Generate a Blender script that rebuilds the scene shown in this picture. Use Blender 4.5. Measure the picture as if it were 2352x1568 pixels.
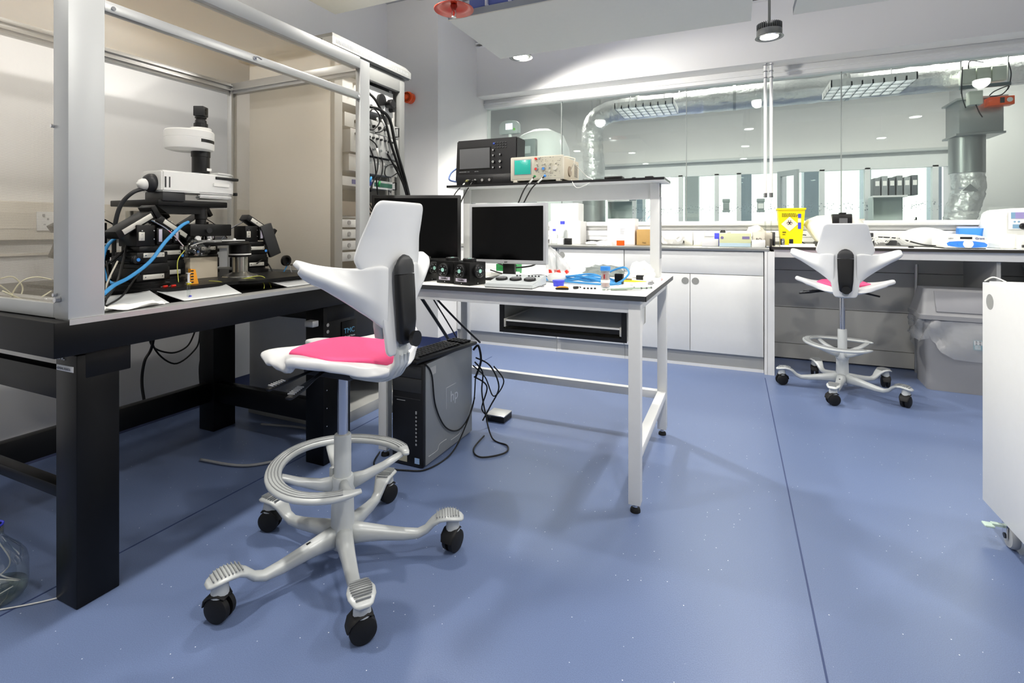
import bpy, bmesh, math, random
from mathutils import Vector, Matrix, Euler
random.seed(7)
PI = math.pi
SC = bpy.context.scene
COL = SC.collection
for o in list(bpy.data.objects): bpy.data.objects.remove(o)

# ------------------------------------------------------------------ camera
FPX, CX, CY, EYE, YAW = 1153.0, 1176.0, 525.0, 1.05, math.radians(23.9)
cam_d = bpy.data.cameras.new('camera'); cam = bpy.data.objects.new('camera', cam_d); COL.objects.link(cam)
cam_d.sensor_width = 36; cam_d.lens = 36*FPX/2352; cam_d.shift_y = -(784-CY)/2352
cam_d.clip_start = .02
cam.location = (0, 0, EYE); cam.rotation_euler = (PI/2, 0, YAW)
SC.camera = cam

# ------------------------------------------------------------------ light and exposure
SC.view_settings.view_transform = 'Standard'; SC.view_settings.look = 'None'
SC.view_settings.gamma = 1; SC.view_settings.use_curve_mapping = False
SC.view_settings.exposure = 0.0
SC.cycles.transparent_max_bounces = 24
w = bpy.data.worlds.new('world'); SC.world = w; w.use_nodes = True
w.node_tree.nodes['Background'].inputs[0].default_value = (1, .985, .95, 1)
# overcast daylight: bright sky on the window side (+y), dimmer indoors-side ambient behind the camera
_nt = w.node_tree; _tc = _nt.nodes.new('ShaderNodeTexCoord'); _sx = _nt.nodes.new('ShaderNodeSeparateXYZ'); _mr = _nt.nodes.new('ShaderNodeMapRange')
_nt.links.new(_tc.outputs['Generated'], _sx.inputs[0]); _nt.links.new(_sx.outputs['Y'], _mr.inputs['Value'])
_mr.inputs['From Min'].default_value = 0; _mr.inputs['From Max'].default_value = .5
_mr.inputs['To Min'].default_value = .31; _mr.inputs['To Max'].default_value = 2.6
_mx = _nt.nodes.new('ShaderNodeMapRange'); _nt.links.new(_sx.outputs['X'], _mx.inputs['Value'])
_mx.inputs['From Min'].default_value = -.2; _mx.inputs['From Max'].default_value = .9; _mx.inputs['To Min'].default_value = 1.15; _mx.inputs['To Max'].default_value = .45
_mm = _nt.nodes.new('ShaderNodeMath'); _mm.operation = 'MULTIPLY'; _nt.links.new(_mr.outputs[0], _mm.inputs[0]); _nt.links.new(_mx.outputs[0], _mm.inputs[1])
_nt.links.new(_mm.outputs[0], _nt.nodes['Background'].inputs[1])

def lamp(name, kind, loc, energy, size=.15, rot=(0, 0, 0), color=(1, .958, .89), spot=None, sy=None, spread=None):
    d = bpy.data.lights.new(name, kind); d.energy = energy; d.color = color
    if kind == 'AREA':
        d.size = size
        if sy: d.shape = 'RECTANGLE'; d.size_y = sy
        else: d.shape = 'DISK'
        if spread: d.spread = spread
    else: d.shadow_soft_size = size
    if spot: d.spot_size, d.spot_blend = spot
    o = bpy.data.objects.new(name, d); COL.objects.link(o); o.location = loc; o.rotation_euler = rot
    return o
# unseen uplights added above the ceiling rafts to brighten slab and upper walls
lamp('added_uplight', 'AREA', (-.75, 2.95, 2.36), 16, 1.2, rot=(PI, 0, 0), sy=.1)
lamp('added_uplight', 'AREA', (-1.7, 1.7, 2.36), 22, .8, rot=(PI, 0, 0), sy=.1)
lamp('added_uplight', 'AREA', (1.3, 2.95, 2.36), 14, 1.2, rot=(PI, 0, 0), sy=.1)
# lamps of the room beyond the glass; this room's pendants carry their own light in pendant()
PE = 84.  # strength of one pendant
lamp('corridor_lamp', 'AREA', (-.4, 6.2, 2.9), 45, 1.2, sy=.3)
lamp('corridor_lamp', 'AREA', (2.0, 6.2, 2.9), 45, 1.2, sy=.3)
lamp('corridor_lamp', 'AREA', (-2.6, 6.2, 2.9), 30, 1.0, sy=.3)

# ------------------------------------------------------------------ measuring helpers
def _ray(u, v):
    a = (u-CX)/FPX; b = -(v-CY)/FPX
    return (-math.sin(YAW)+a*math.cos(YAW), math.cos(YAW)+a*math.sin(YAW), b)
def PZ(u, v, z=0.):
    r = _ray(u, v); k = (z-EYE)/r[2]; return Vector((r[0]*k, r[1]*k, z))
def PX(u, v, x):
    r = _ray(u, v); k = x/r[0]; return Vector((x, r[1]*k, EYE+r[2]*k))
def PY(u, v, y):
    r = _ray(u, v); k = y/r[1]; return Vector((r[0]*k, y, EYE+r[2]*k))

# ------------------------------------------------------------------ materials
MATS = {}
def mat(name, col, rough=.5, metal=0., noise=0., nscale=30., emit=0., trans=0., alpha=1., spec=.5, bump=0., bscale=200., coat=0., ior=1.45, stretch=None, srgb=True):
    if name in MATS: return MATS[name]
    m = bpy.data.materials.new(name); m.use_nodes = True; nt = m.node_tree; b = nt.nodes['Principled BSDF']
    if srgb: col = tuple((c/255)**2.2 for c in col)
    b.inputs['Base Color'].default_value = (*col, 1)
    b.inputs['Roughness'].default_value = rough; b.inputs['Metallic'].default_value = metal
    b.inputs['Specular IOR Level'].default_value = spec; b.inputs['IOR'].default_value = ior
    if trans: b.inputs['Transmission Weight'].default_value = trans
    if alpha < 1: b.inputs['Alpha'].default_value = alpha
    if coat: b.inputs['Coat Weight'].default_value = coat
    if emit: b.inputs['Emission Color'].default_value = (*col, 1); b.inputs['Emission Strength'].default_value = emit
    tc = nt.nodes.new('ShaderNodeTexCoord'); mp = nt.nodes.new('ShaderNodeMapping')
    nt.links.new(tc.outputs['Object'], mp.inputs[0])
    if stretch: mp.inputs['Scale'].default_value = stretch
    n = nt.nodes.new('ShaderNodeTexNoise'); n.inputs['Scale'].default_value = nscale; n.inputs['Detail'].default_value = 3
    nt.links.new(mp.outputs[0], n.inputs[0])
    if not noise: noise = .02
    mx = nt.nodes.new('ShaderNodeMix'); mx.data_type = 'RGBA'
    mx.inputs['A'].default_value = (*[c*(1-noise) for c in col], 1)
    mx.inputs['B'].default_value = (*[min(1, c*(1+noise)) for c in col], 1)
    nt.links.new(n.outputs['Fac'], mx.inputs['Factor']); nt.links.new(mx.outputs['Result'], b.inputs['Base Color'])
    if bump:
        n2 = nt.nodes.new('ShaderNodeTexNoise'); n2.inputs['Scale'].default_value = bscale
        nt.links.new(mp.outputs[0], n2.inputs[0])
        bp = nt.nodes.new('ShaderNodeBump'); bp.inputs['Strength'].default_value = bump; bp.inputs['Distance'].default_value = .01
        nt.links.new(n2.outputs['Fac'], bp.inputs['Height']); nt.links.new(bp.outputs[0], b.inputs['Normal'])
    MATS[name] = m; return m

def floor_mat():
    m = mat('blue_vinyl', (103, 119, 155), rough=.33, noise=.06, nscale=1.3, bump=.06, bscale=260, spec=.5)
    nt = m.node_tree; b = nt.nodes['Principled BSDF']; old = b.inputs['Base Color'].links[0].from_socket
    tc = [n for n in nt.nodes if n.type == 'TEX_COORD'][0]
    v = nt.nodes.new('ShaderNodeTexVoronoi'); v.inputs['Scale'].default_value = 55
    nt.links.new(tc.outputs['Object'], v.inputs[0])
    # only some cells carry a bright quartz grain
    lt = nt.nodes.new('ShaderNodeMath'); lt.operation = 'LESS_THAN'; lt.inputs[1].default_value = .085
    nt.links.new(v.outputs['Distance'], lt.inputs[0])
    sep = nt.nodes.new('ShaderNodeSeparateColor'); nt.links.new(v.outputs['Color'], sep.inputs[0])
    g = nt.nodes.new('ShaderNodeMath'); g.operation = 'GREATER_THAN'; g.inputs[1].default_value = .86
    nt.links.new(sep.outputs[0], g.inputs[0])
    mu = nt.nodes.new('ShaderNodeMath'); mu.operation = 'MULTIPLY'
    nt.links.new(lt.outputs[0], mu.inputs[0]); nt.links.new(g.outputs[0], mu.inputs[1])
    mx = nt.nodes.new('ShaderNodeMix'); mx.data_type = 'RGBA'; mx.inputs['B'].default_value = (.75, .78, .85, 1)
    nt.links.new(mu.outputs[0], mx.inputs['Factor']); nt.links.new(old, mx.inputs['A'])
    v2 = nt.nodes.new('ShaderNodeTexNoise'); v2.inputs['Scale'].default_value = 420
    nt.links.new(tc.outputs['Object'], v2.inputs[0])
    mx2 = nt.nodes.new('ShaderNodeMix'); mx2.data_type = 'RGBA'; mx2.blend_type = 'OVERLAY'; mx2.inputs['Factor'].default_value = .35
    nt.links.new(mx.outputs['Result'], mx2.inputs['A']); nt.links.new(v2.outputs['Fac'], mx2.inputs['B'])
    nt.links.new(mx2.outputs['Result'], b.inputs['Base Color'])
    return m

def mesh_mat(name, col, opac):
    m = bpy.data.materials.new(name); m.use_nodes = True; nt = m.node_tree; b = nt.nodes['Principled BSDF']
    b.inputs['Base Color'].default_value = (*[(c/255)**2.2 for c in col], 1); b.inputs['Roughness'].default_value = .6; b.inputs['Metallic'].default_value = .3
    out = nt.nodes['Material Output']; tr = nt.nodes.new('ShaderNodeBsdfTransparent'); mx = nt.nodes.new('ShaderNodeMixShader')
    tc = nt.nodes.new('ShaderNodeTexCoord')
    vals = []
    for d in ('X', 'Y', 'Z'):
        wv = nt.nodes.new('ShaderNodeTexWave'); wv.bands_direction = d; wv.inputs['Scale'].default_value = 120
        nt.links.new(tc.outputs['Object'], wv.inputs[0]); vals.append(wv.outputs['Fac'])
    a = nt.nodes.new('ShaderNodeMath'); a.operation = 'ADD'; nt.links.new(vals[0], a.inputs[0]); nt.links.new(vals[1], a.inputs[1])
    a2 = nt.nodes.new('ShaderNodeMath'); a2.operation = 'ADD'; nt.links.new(a.outputs[0], a2.inputs[0]); nt.links.new(vals[2], a2.inputs[1])
    mr = nt.nodes.new('ShaderNodeMapRange'); mr.inputs['From Max'].default_value = 3
    mr.inputs['To Min'].default_value = max(0, opac-.15); mr.inputs['To Max'].default_value = min(1, opac+.15)
    nt.links.new(a2.outputs[0], mr.inputs['Value'])
    nt.links.new(mr.outputs[0], mx.inputs[0]); nt.links.new(tr.outputs[0], mx.inputs[1]); nt.links.new(b.outputs[0], mx.inputs[2])
    nt.links.new(mx.outputs[0], out.inputs[0]); MATS[name] = m; return m

def glass_mat(name, tint=(.93, .97, .95), refl=.06, rough=.02, pwr=4.0):
    m = bpy.data.materials.new(name); m.use_nodes = True; nt = m.node_tree; out = nt.nodes['Material Output']
    nt.nodes.remove(nt.nodes['Principled BSDF'])
    tr = nt.nodes.new('ShaderNodeBsdfTransparent'); tr.inputs[0].default_value = (*tint, 1)
    gl = nt.nodes.new('ShaderNodeBsdfGlossy'); gl.inputs['Roughness'].default_value = rough
    fr = nt.nodes.new('ShaderNodeLayerWeight'); fr.inputs[0].default_value = .5
    pw = nt.nodes.new('ShaderNodeMath'); pw.operation = 'POWER'; pw.inputs[1].default_value = pwr; nt.links.new(fr.outputs['Facing'], pw.inputs[0])
    ml = nt.nodes.new('ShaderNodeMath'); ml.operation = 'MULTIPLY'; ml.inputs[1].default_value = .7; nt.links.new(pw.outputs[0], ml.inputs[0])
    ad = nt.nodes.new('ShaderNodeMath'); ad.operation = 'ADD'; ad.inputs[1].default_value = refl+.02; nt.links.new(ml.outputs[0], ad.inputs[0])
    mx = nt.nodes.new('ShaderNodeMixShader'); nt.links.new(ad.outputs[0], mx.inputs[0])
    nt.links.new(tr.outputs[0], mx.inputs[1]); nt.links.new(gl.outputs[0], mx.inputs[2]); nt.links.new(mx.outputs[0], out.inputs[0])
    MATS[name] = m; return m

WALL = mat('wall_paint', (222, 222, 221), .6, noise=.02, nscale=3, bump=.03, bscale=60)
WHITE = mat('white_laminate', (224, 225, 223), .35)
WPLAST = mat('white_plastic', (222, 223, 223), .3)
SHELL = mat('chair_shell_white', (212, 214, 215), .35)
WPAINT = mat('white_steel', (222, 223, 222), .4)
GREYLAM = mat('grey_laminate', (165, 166, 164), .5)
BACKP = mat('grey_panel', (176, 176, 172), .5)
BLK = mat('black_plastic', (24, 24, 25), .4)
BLKM = mat('black_metal', (11, 11, 12), .38, spec=.35, noise=.1, nscale=8)
BLKR = mat('black_rubber', (20, 20, 21), .6)
DGREY = mat('dark_grey_plastic', (48, 49, 51), .45)
GREYP = mat('grey_plastic', (150, 152, 155), .45)
ALU = mat('brushed_aluminium', (196, 197, 196), .38, metal=.75, noise=.06, nscale=20, stretch=(1, 1, 30))
ALUP = mat('aluminium_panel', (190, 192, 191), .45, metal=.35, noise=.04, nscale=6)
CHROME = mat('chrome', (210, 210, 212), .12, metal=1.)
STEEL = mat('stainless_steel', (176, 177, 174), .3, metal=.85, noise=.05, nscale=5)
CHAIRG = mat('chair_grey_metal', (196, 200, 200), .38, metal=.15, spec=.5)
GROOVE = mat('groove_grey', (138, 141, 143), .55)
PINK = mat('pink_fabric', (236, 82, 134), .7, bump=.15, bscale=500)
CABLE = mat('black_cable', (14, 14, 15), .45)
WCABLE = mat('white_cable', (225, 225, 220), .4)
BCABLE = mat('blue_cable', (64, 150, 214), .35)
YCABLE = mat('yellow_wire', (196, 200, 90), .5)
SCREEN = mat('black_screen', (7, 7, 8), .16, spec=.35)
GREEN = mat('green_plastic', (40, 135, 70), .4)
BLUE = mat('blue_plastic', (62, 140, 226), .4)
VIOLET = mat('violet_blue_plastic', (72, 78, 214), .4)
RED = mat('red_plastic', (226, 52, 40), .4)
ORANGE = mat('orange_plastic', (244, 88, 20), .35)
AMBER = mat('amber_plastic', (246, 165, 48), .4)
YELLOW = mat('yellow_plastic', (246, 226, 16), .4)
CARD = mat('cardboard', (176, 142, 88), .8, noise=.06, nscale=40)
PAPER = mat('paper', (240, 240, 236), .7)
BEIGE = mat('beige_plastic', (206, 202, 188), .5)
FOIL = mat('duct_foil', (240, 240, 240), .3, metal=.5, noise=.05, bump=.9, bscale=28)
RAFT = mat('ceiling_raft', (214, 214, 207), .6)
LGREYM = mat('light_grey_metal', (168, 169, 166), .5)
RACKP = mat('rack_paint', (214, 213, 208), .45)
MESHT = mesh_mat('copper_mesh', (222, 204, 172), .34)
MESHS = mesh_mat('copper_mesh_side', (224, 212, 188), .17)
GLASS = glass_mat('window_glass')
CLEAR = glass_mat('clear_plastic', (.93, .95, .95), .04, .06, 1.6)
INK = mat('black_ink', (20, 20, 22), .6)
WINK = mat('white_ink', (235, 235, 235), .5)
FLOOR = floor_mat()

# ------------------------------------------------------------------ mesh builder
class MB:
    def __init__(s): s.bm = bmesh.new()
    def _xf(s, vs, M): bmesh.ops.transform(s.bm, matrix=M, verts=vs)
    def box(s, x0, x1, y0, y1, z0, z1, bev=0., M=None, seg=2):
        t = bmesh.new()
        bmesh.ops.create_cube(t, size=1)
        bmesh.ops.transform(t, matrix=Matrix.Translation(((x0+x1)/2, (y0+y1)/2, (z0+z1)/2)) @ Matrix.Diagonal((abs(x1-x0), abs(y1-y0), abs(z1-z0), 1)), verts=t.verts)
        if bev: bmesh.ops.bevel(t, geom=t.edges[:]+t.verts[:], offset=bev, segments=seg, affect='EDGES', profile=.5)
        s._merge(t, M); return s
    def _merge(s, t, M=None):
        if M is not None: bmesh.ops.transform(t, matrix=M, verts=t.verts)
        mp = {}
        for v in t.verts: mp[v] = s.bm.verts.new(v.co)
        for f in t.faces:
            try: s.bm.faces.new([mp[v] for v in f.verts])
            except ValueError: pass
        t.free()
    def obox(s, c, size, rot=(0, 0, 0), bev=0.):
        return s.box(-size[0]/2, size[0]/2, -size[1]/2, size[1]/2, -size[2]/2, size[2]/2, bev, Matrix.Translation(c) @ Euler(rot).to_matrix().to_4x4())
    def cyl(s, a, b, r, r2=None, seg=20, cap=True):
        a = Vector(a); b = Vector(b); d = b-a; L = d.length
        t = bmesh.new()
        bmesh.ops.create_cone(t, cap_ends=cap, segments=seg, radius1=r, radius2=r if r2 is None else r2, depth=L)
        s._merge(t, Matrix.Translation((a+b)/2) @ d.to_track_quat('Z', 'Y').to_matrix().to_4x4()); return s
    def sph(s, c, r, sc=(1, 1, 1), seg=16, M=None):
        t = bmesh.new(); bmesh.ops.create_uvsphere(t, u_segments=seg, v_segments=max(6, seg//2), radius=r)
        bmesh.ops.transform(t, matrix=Matrix.Translation(c) @ Matrix.Diagonal((*sc, 1)), verts=t.verts)
        s._merge(t, M); return s
    def lathe(s, prof, c=(0, 0, 0), seg=28, axis='Z', M=None):
        t = bmesh.new(); rings = []
        for r, z in prof:
            rings.append([t.verts.new((r*math.cos(2*PI*k/seg), r*math.sin(2*PI*k/seg), z)) for k in range(seg)])
        for i in range(len(rings)-1):
            for k in range(seg):
                t.faces.new((rings[i][k], rings[i][(k+1) % seg], rings[i+1][(k+1) % seg], rings[i+1][k]))
        if prof[0][0] > 1e-4: t.faces.new(rings[0][::-1])
        if prof[-1][0] > 1e-4: t.faces.new(rings[-1])
        bmesh.ops.remove_doubles(t, verts=t.verts, dist=1e-5)
        R = {'Z': Matrix(), 'X': Matrix.Rotation(PI/2, 4, 'Y'), 'Y': Matrix.Rotation(-PI/2, 4, 'X')}[axis]
        s._merge(t, (M or Matrix()) @ Matrix.Translation(c) @ R); return s
    def loft(s, pts, ws, hs, up=(0, 0, 1), n=14, p=2.6, cap=True, side=None):
        """sweep a rounded section (width ws across, height hs along up) through pts"""
        pts = [Vector(q) for q in pts]; rings = []
        for i, q in enumerate(pts):
            d = (pts[min(i+1, len(pts)-1)]-pts[max(i-1, 0)]).normalized()
            u_ = Vector(up); sd = Vector(side) if side else d.cross(u_)
            if sd.length < 1e-4: sd = Vector((0, 1, 0))
            sd.normalize(); uu = sd.cross(d).normalized()
            w_ = ws[i] if hasattr(ws, '__len__') else ws; h_ = hs[i] if hasattr(hs, '__len__') else hs
            r = []
            for k in range(n):
                a = 2*PI*k/n; ca, sa = math.cos(a), math.sin(a)
                r.append(s.bm.verts.new(q+sd*(w_/2*math.copysign(abs(ca)**(2/p), ca))+uu*(h_/2*math.copysign(abs(sa)**(2/p), sa))))
            rings.append(r)
        for i in range(len(rings)-1):
            for k in range(n): s.bm.faces.new((rings[i][k], rings[i][(k+1) % n], rings[i+1][(k+1) % n], rings[i+1][k]))
        if cap: s.bm.faces.new(rings[0][::-1]); s.bm.faces.new(rings[-1])
        return s
    def tube(s, pts, r, n=8, smooth=True, sub=6):
        pts = [Vector(q) for q in pts]
        if smooth and len(pts) > 2: pts = spline(pts, sub)
        up = Vector((0, 0, 1)); rings = []; prev = None
        for i, q in enumerate(pts):
            d = (pts[min(i+1, len(pts)-1)]-pts[max(i-1, 0)])
            if d.length < 1e-7: d = Vector((0, 0, 1))
            d.normalize()
            if prev is None:
                sd = d.cross(up)
                if sd.length < .05: sd = d.cross(Vector((1, 0, 0)))
            else: sd = prev-d*prev.dot(d)
            sd.normalize(); prev = sd; uu = sd.cross(d)
            rings.append([s.bm.verts.new(q+sd*r*math.cos(2*PI*k/n)+uu*r*math.sin(2*PI*k/n)) for k in range(n)])
        for i in range(len(rings)-1):
            for k in range(n): s.bm.faces.new((rings[i][k], rings[i][(k+1) % n], rings[i+1][(k+1) % n], rings[i+1][k]))
        s.bm.faces.new(rings[0][::-1]); s.bm.faces.new(rings[-1]); return s
    def prism(s, poly, h, M=None, bev=0.):
        """extrude a 2-D polygon (x,y) from z=0 to h"""
        t = bmesh.new(); a = [t.verts.new((x, y, 0)) for x, y in poly]; b = [t.verts.new((x, y, h)) for x, y in poly]
        t.faces.new(a[::-1]); t.faces.new(b); n = len(a)
        for k in range(n): t.faces.new((a[k], a[(k+1) % n], b[(k+1) % n], b[k]))
        if bev: bmesh.ops.bevel(t, geom=t.edges[:], offset=bev, segments=2, affect='EDGES')
        s._merge(t, M); return s
    def grid(s, f, nu, nv, closed=False):
        g = [[s.bm.verts.new(f(i/nu, j/nv)) for j in range(nv+1)] for i in range(nu+1)]
        for i in range(nu):
            for j in range(nv): s.bm.faces.new((g[i][j], g[i+1][j], g[i+1][j+1], g[i][j+1]))
        return s
    def build(s, name, m, parent=None, smooth=None, solid=0., sub=0, offset=0., ang=.6, **tags):
        bm = s.bm; bmesh.ops.recalc_face_normals(bm, faces=bm.faces)
        me = bpy.data.meshes.new(name); bm.to_mesh(me); bm.free()
        me.materials.append(m)
        o = bpy.data.objects.new(name, me); COL.objects.link(o)
        if parent is not None: o.parent = parent
        if solid:
            md = o.modifiers.new('solid', 'SOLIDIFY'); md.thickness = solid; md.offset = offset
        if sub:
            md = o.modifiers.new('sub', 'SUBSURF'); md.levels = sub; md.render_levels = sub
        for p in me.polygons: p.use_smooth = True
        if smooth is not True:
            try: me.set_sharp_from_angle(angle=ang)
            except Exception: pass
        for k, v in tags.items(): o['category' if k == 'cat' else k] = v
        return o

def spline(pts, sub=6):
    out = []; P = [pts[0]]+list(pts)+[pts[-1]]
    for i in range(1, len(P)-2):
        for k in range(sub):
            t = k/sub; a, b, c, d = P[i-1], P[i], P[i+1], P[i+2]
            out.append(.5*((2*b)+(c-a)*t+(2*a-5*b+4*c-d)*t*t+(3*b-a-3*c+d)*t**3))
    out.append(P[-2]); return out
def V(*a): return Vector(a)
def thing(name, label, cat, loc=(0, 0, 0), rz=0., group=None):
    o = bpy.data.objects.new(name, None); COL.objects.link(o); o.empty_display_size = .05
    o.location = loc; o.rotation_euler = (0, 0, rz); o['label'] = label; o['category'] = cat
    if group: o['group'] = group
    return o
def struct(mb, name, m, **k): return mb.build(name, m, kind='structure', **k)
def copy_tree(o, parent=None):
    c = o.copy(); COL.objects.link(c)
    if parent is not None: c.parent = parent
    for ch in [x for x in bpy.data.objects if x.parent == o]: copy_tree(ch, c)
    return c
def text(body, size, M, m, parent, name='lettering', depth=.0006, label=None):
    cu = bpy.data.curves.new(name, 'FONT'); cu.body = body; cu.size = size; cu.extrude = depth; cu.align_x = 'LEFT'
    to = bpy.data.objects.new(name, cu); COL.objects.link(to)
    dg = bpy.context.evaluated_depsgraph_get(); me = bpy.data.meshes.new_from_object(to.evaluated_get(dg))
    bpy.data.objects.remove(to); me.transform(M); me.materials.clear(); me.materials.append(m)
    o = bpy.data.objects.new(name, me); COL.objects.link(o); o.parent = parent
    if label: o['label'] = label
    return o
def facing(loc, n='-y'):
    """matrix that stands text upright, read from the given side"""
    R = {'-y': Euler((PI/2, 0, 0)), '+x': Euler((PI/2, 0, PI/2)), '-x': Euler((PI/2, 0, -PI/2)), 'up': Euler((0, 0, 0))}[n]
    return Matrix.Translation(loc) @ R.to_matrix().to_4x4()
# ================================================================== THE SETTING
XW, YC, XC, YB = -2.905, 3.735, -2.36, 4.65
struct(MB().box(-4, 4.5, -3, 10, -.08, 0), 'floor', FLOOR)
struct(MB().box(.1945, .1995, -1, 3.95, 0, .0012).box(-1.8225, -1.8175, -1, 3.7, 0, .0012), 'trim_1', mat('seam_weld', (58, 72, 112), .6))
struct(MB().box(XW-.15, XW, -2.5, YC, 0, 3.1), 'wall_left', WALL)
struct(MB().box(XW-.15, XC, YC, YB+.12, 0, 3.1), 'wall_column', WALL)
cb = MB()
for k, (r, z) in enumerate([]): pass
cov = [(0, 0), (.03, 0), (.012, .012), (.005, .03), (.004, .1), (0, .1)]
def cove(p0, p1, nrm, name):
    mb = MB(); p0 = Vector(p0); p1 = Vector(p1); nr = Vector(nrm)
    vs = [[mb.bm.verts.new(p+nr*(a+.001)+Vector((0, 0, b+.0005))) for a, b in cov] for p in (p0, p1)]
    for k in range(len(cov)): mb.bm.faces.new((vs[0][k], vs[0][(k+1) % 6], vs[1][(k+1) % 6], vs[1][k]))
    mb.bm.faces.new(vs[0]); mb.bm.faces.new(vs[1][::-1])
    struct(mb, name, mat('cove_vinyl', (52, 62, 98), .45))
cove((XW, -2.5, 0), (XW, YC, 0), (1, 0, 0), 'baseboard_left')
cove((XC, YC, 0), (XC, 4.06, 0), (1, 0, 0), 'baseboard_column')
cove((XW, YC, 0), (XC+.03, YC, 0), (0, -1, 0), 'baseboard_column_front')
# grey lining of the knee space under the desk, three boards and a plinth
kb = MB(); zs = (.01, .129, .42, .718, .9)
for a, b in zip(zs, zs[1:]): kb.box(.262, 2.9, 4.60, YB-.002, a+.002, b-.002)
struct(kb, 'wall_back_lining', BACKP)
struct(MB().box(XC, 4.0, YB, YB+.12, 0, 1.04), 'wall_back', WALL)
# window sill, head and dado trunking
struct(MB().box(XC, 4.0, YB-.07, YB+.12, 1.075, 1.113, .004).box(XC, 4.0, YB-.03, YB, 1.04, 1.075), 'trim_2', WPAINT)
struct(MB().box(XC+.001, 4.0, YB-.055, YB-.001, .945, 1.035, .003).box(XC+.001, 4.0, YB-.06, YB-.05, .985, .989), 'trim_3', WPLAST)
struct(MB().box(XC, 4.0, YB-.03, YB+.09, 2.29, 2.37, .003).box(XC, 4.0, YB-.045, YB-.03, 2.318, 2.335), 'trim_4', WPAINT)
struct(MB().box(XC, 4.0, 4.45, YB+.12, 2.37, 2.85), 'wall_bulkhead', WALL)
struct(MB().box(XC, 4.0, 4.43, 4.47, 2.85, 2.862).box(XC, 4.0, 4.43, 4.47, 2.885, 2.9), 'trim_5', WPAINT)
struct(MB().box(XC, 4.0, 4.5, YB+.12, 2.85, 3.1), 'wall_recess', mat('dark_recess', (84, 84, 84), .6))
struct(MB().box(-4, 4.5, -.5, YB+.2, 3.1, 3.2), 'ceiling', mat('ceiling_paint', (170, 171, 172), .7))
JX = [XC, -1.544, -.388, .772, 1.93, 3.2]
for i in range(5):
    struct(MB().box(JX[i]+.003, JX[i+1]-.003, YB+.03, YB+.042, 1.108, 2.295), 'window_%d' % (i+1), GLASS)
jm = MB()
for x in JX[1:-1]: jm.box(x-.003, x+.003, YB+.027, YB+.045, 1.113, 2.29)
struct(jm, 'trim_6', mat('silicone_joint', (140, 146, 144), .4))

# ------------------------------------------------------------------ the room beyond the glass
struct(MB().box(-5, 5.5, 4.77, 10, -.08, -.001), 'floor_far', mat('far_floor', (150, 152, 150), .5))
struct(MB().box(-5, 5.5, 8.0, 8.2, 2.075, 3.3), 'wall_far', WALL)
struct(MB().box(-5, 5.5, 4.77, 8.2, 3.3, 3.4), 'ceiling_far', mat('far_ceiling', (205, 206, 205), .7))
struct(MB().box(-5.1, -4.9, 4.77, 8.2, 0, 3.3), 'wall_far_left', WALL)
struct(MB().box(2.62, 5.5, 7.2, 7.4, 0, 3.3), 'wall_far_right', WALL)
struct(MB().box(2.47, 2.62, 7.2, 8.2, 0, 3.3), 'wall_far_return', WALL)
struct(MB().box(-4.9, -2.05, 7.7, 8.0, 0, 3.3), 'wall_far_pier', WALL)
struct(MB().box(-2.05, 2.47, 7.94, 8.0, 2.035, 2.075, .01), 'trim_7', mat('far_header', (196, 200, 200), .5))
WFR = mat('far_window_frame', (232, 234, 234), .4)
fr = MB().box(-2.05, 2.47, 8.02, 8.1, 1.84, 2.08).box(-2.05, 2.47, 8.02, 8.1, 0, .5)
fx = [-2.05, -1.45, -.75, -.24, .06, .64, 1.10, 1.62, 2.34]
for x in fx: fr.box(x-.03, x+.03, 8.02, 8.1, .5, 1.86)
struct(fr, 'trim_8', WFR)
for i, (a, b) in enumerate(zip(fx, fx[1:])):
    struct(MB().box(a+.03, b-.03, 8.05, 8.062, .5, 1.84), 'window_%d' % (i+6), GLASS)
FIN = mat('facade_fin', (190, 204, 218), .5); FIN2 = mat('facade_panel', (228, 232, 232), .6)
bd = thing('office_building', 'pale building with blue-grey vertical fins seen through the far windows', 'building', (0, 11, 0))
MB().box(-7, 7, 1.5, 1.7, -.08, 1.2).build('lower_wall', FIN2, bd)
for k in range(12):
    x = -6+k*1.02+random.uniform(-.08, .08)
    MB().box(x, x+random.choice((.10, .18, .26)), 0, .4, -.08, 4).build('fin', random.choice((FIN, FIN2, FIN)), bd)

# ------------------------------------------------------------------ ceiling rafts, pendants, sprinkler, beacon
def raft(x0, x1, y0, y1, z, label):
    t = thing('ceiling_raft', label, 'ceiling panel', ((x0+x1)/2, (y0+y1)/2, z), 0, 'suspended ceiling rafts')
    a, b = (x1-x0)/2, (y1-y0)/2
    MB().box(-a, a, -b, b, 0, .006).build('soffit', RAFT, t)
    MB().box(-a, a, -b, -b+.004, .006, .045).box(-a, a, b-.004, b, .006, .045).box(-a, -a+.004, -b, b, .006, .045).box(a-.004, a, -b, b, .006, .045).build('edge_flange', mat('raft_edge', (140, 146, 154), .5), t)
    for sx in (-.8, .8):
        MB().cyl((a*sx, 0, .006), (a*sx, 0, 3.1-z), .004, seg=8).build('hanger', ALU, t)
    return t
raft(-1.574, .091, 2.607, 3.345, 2.3, 'long grey ceiling raft hanging behind the red sprinkler dish')
raft(.313, 2.3, 2.607, 3.352, 2.3, 'grey ceiling raft right of the finned pendant lamp, its corner in view')
raft(-2.13, -1.2, 1.2, 2.26, 2.3, 'ceiling raft above the equipment rack, only its pointed corner in view')
pipe = thing('ceiling_duct', 'blue and white service duct lying above the long ceiling raft', 'duct', (-.85, 2.85, 2.38))
MB().box(-.62, .5, -.18, .12, 0, .22, .01).build('duct_body', mat('blue_service', (92, 108, 176), .5), pipe)
for x in (-.5, -.35, -.05): MB().box(x, x+.012, -.2, .14, -.01, .23).build('bracket', WPAINT, pipe)
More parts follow.
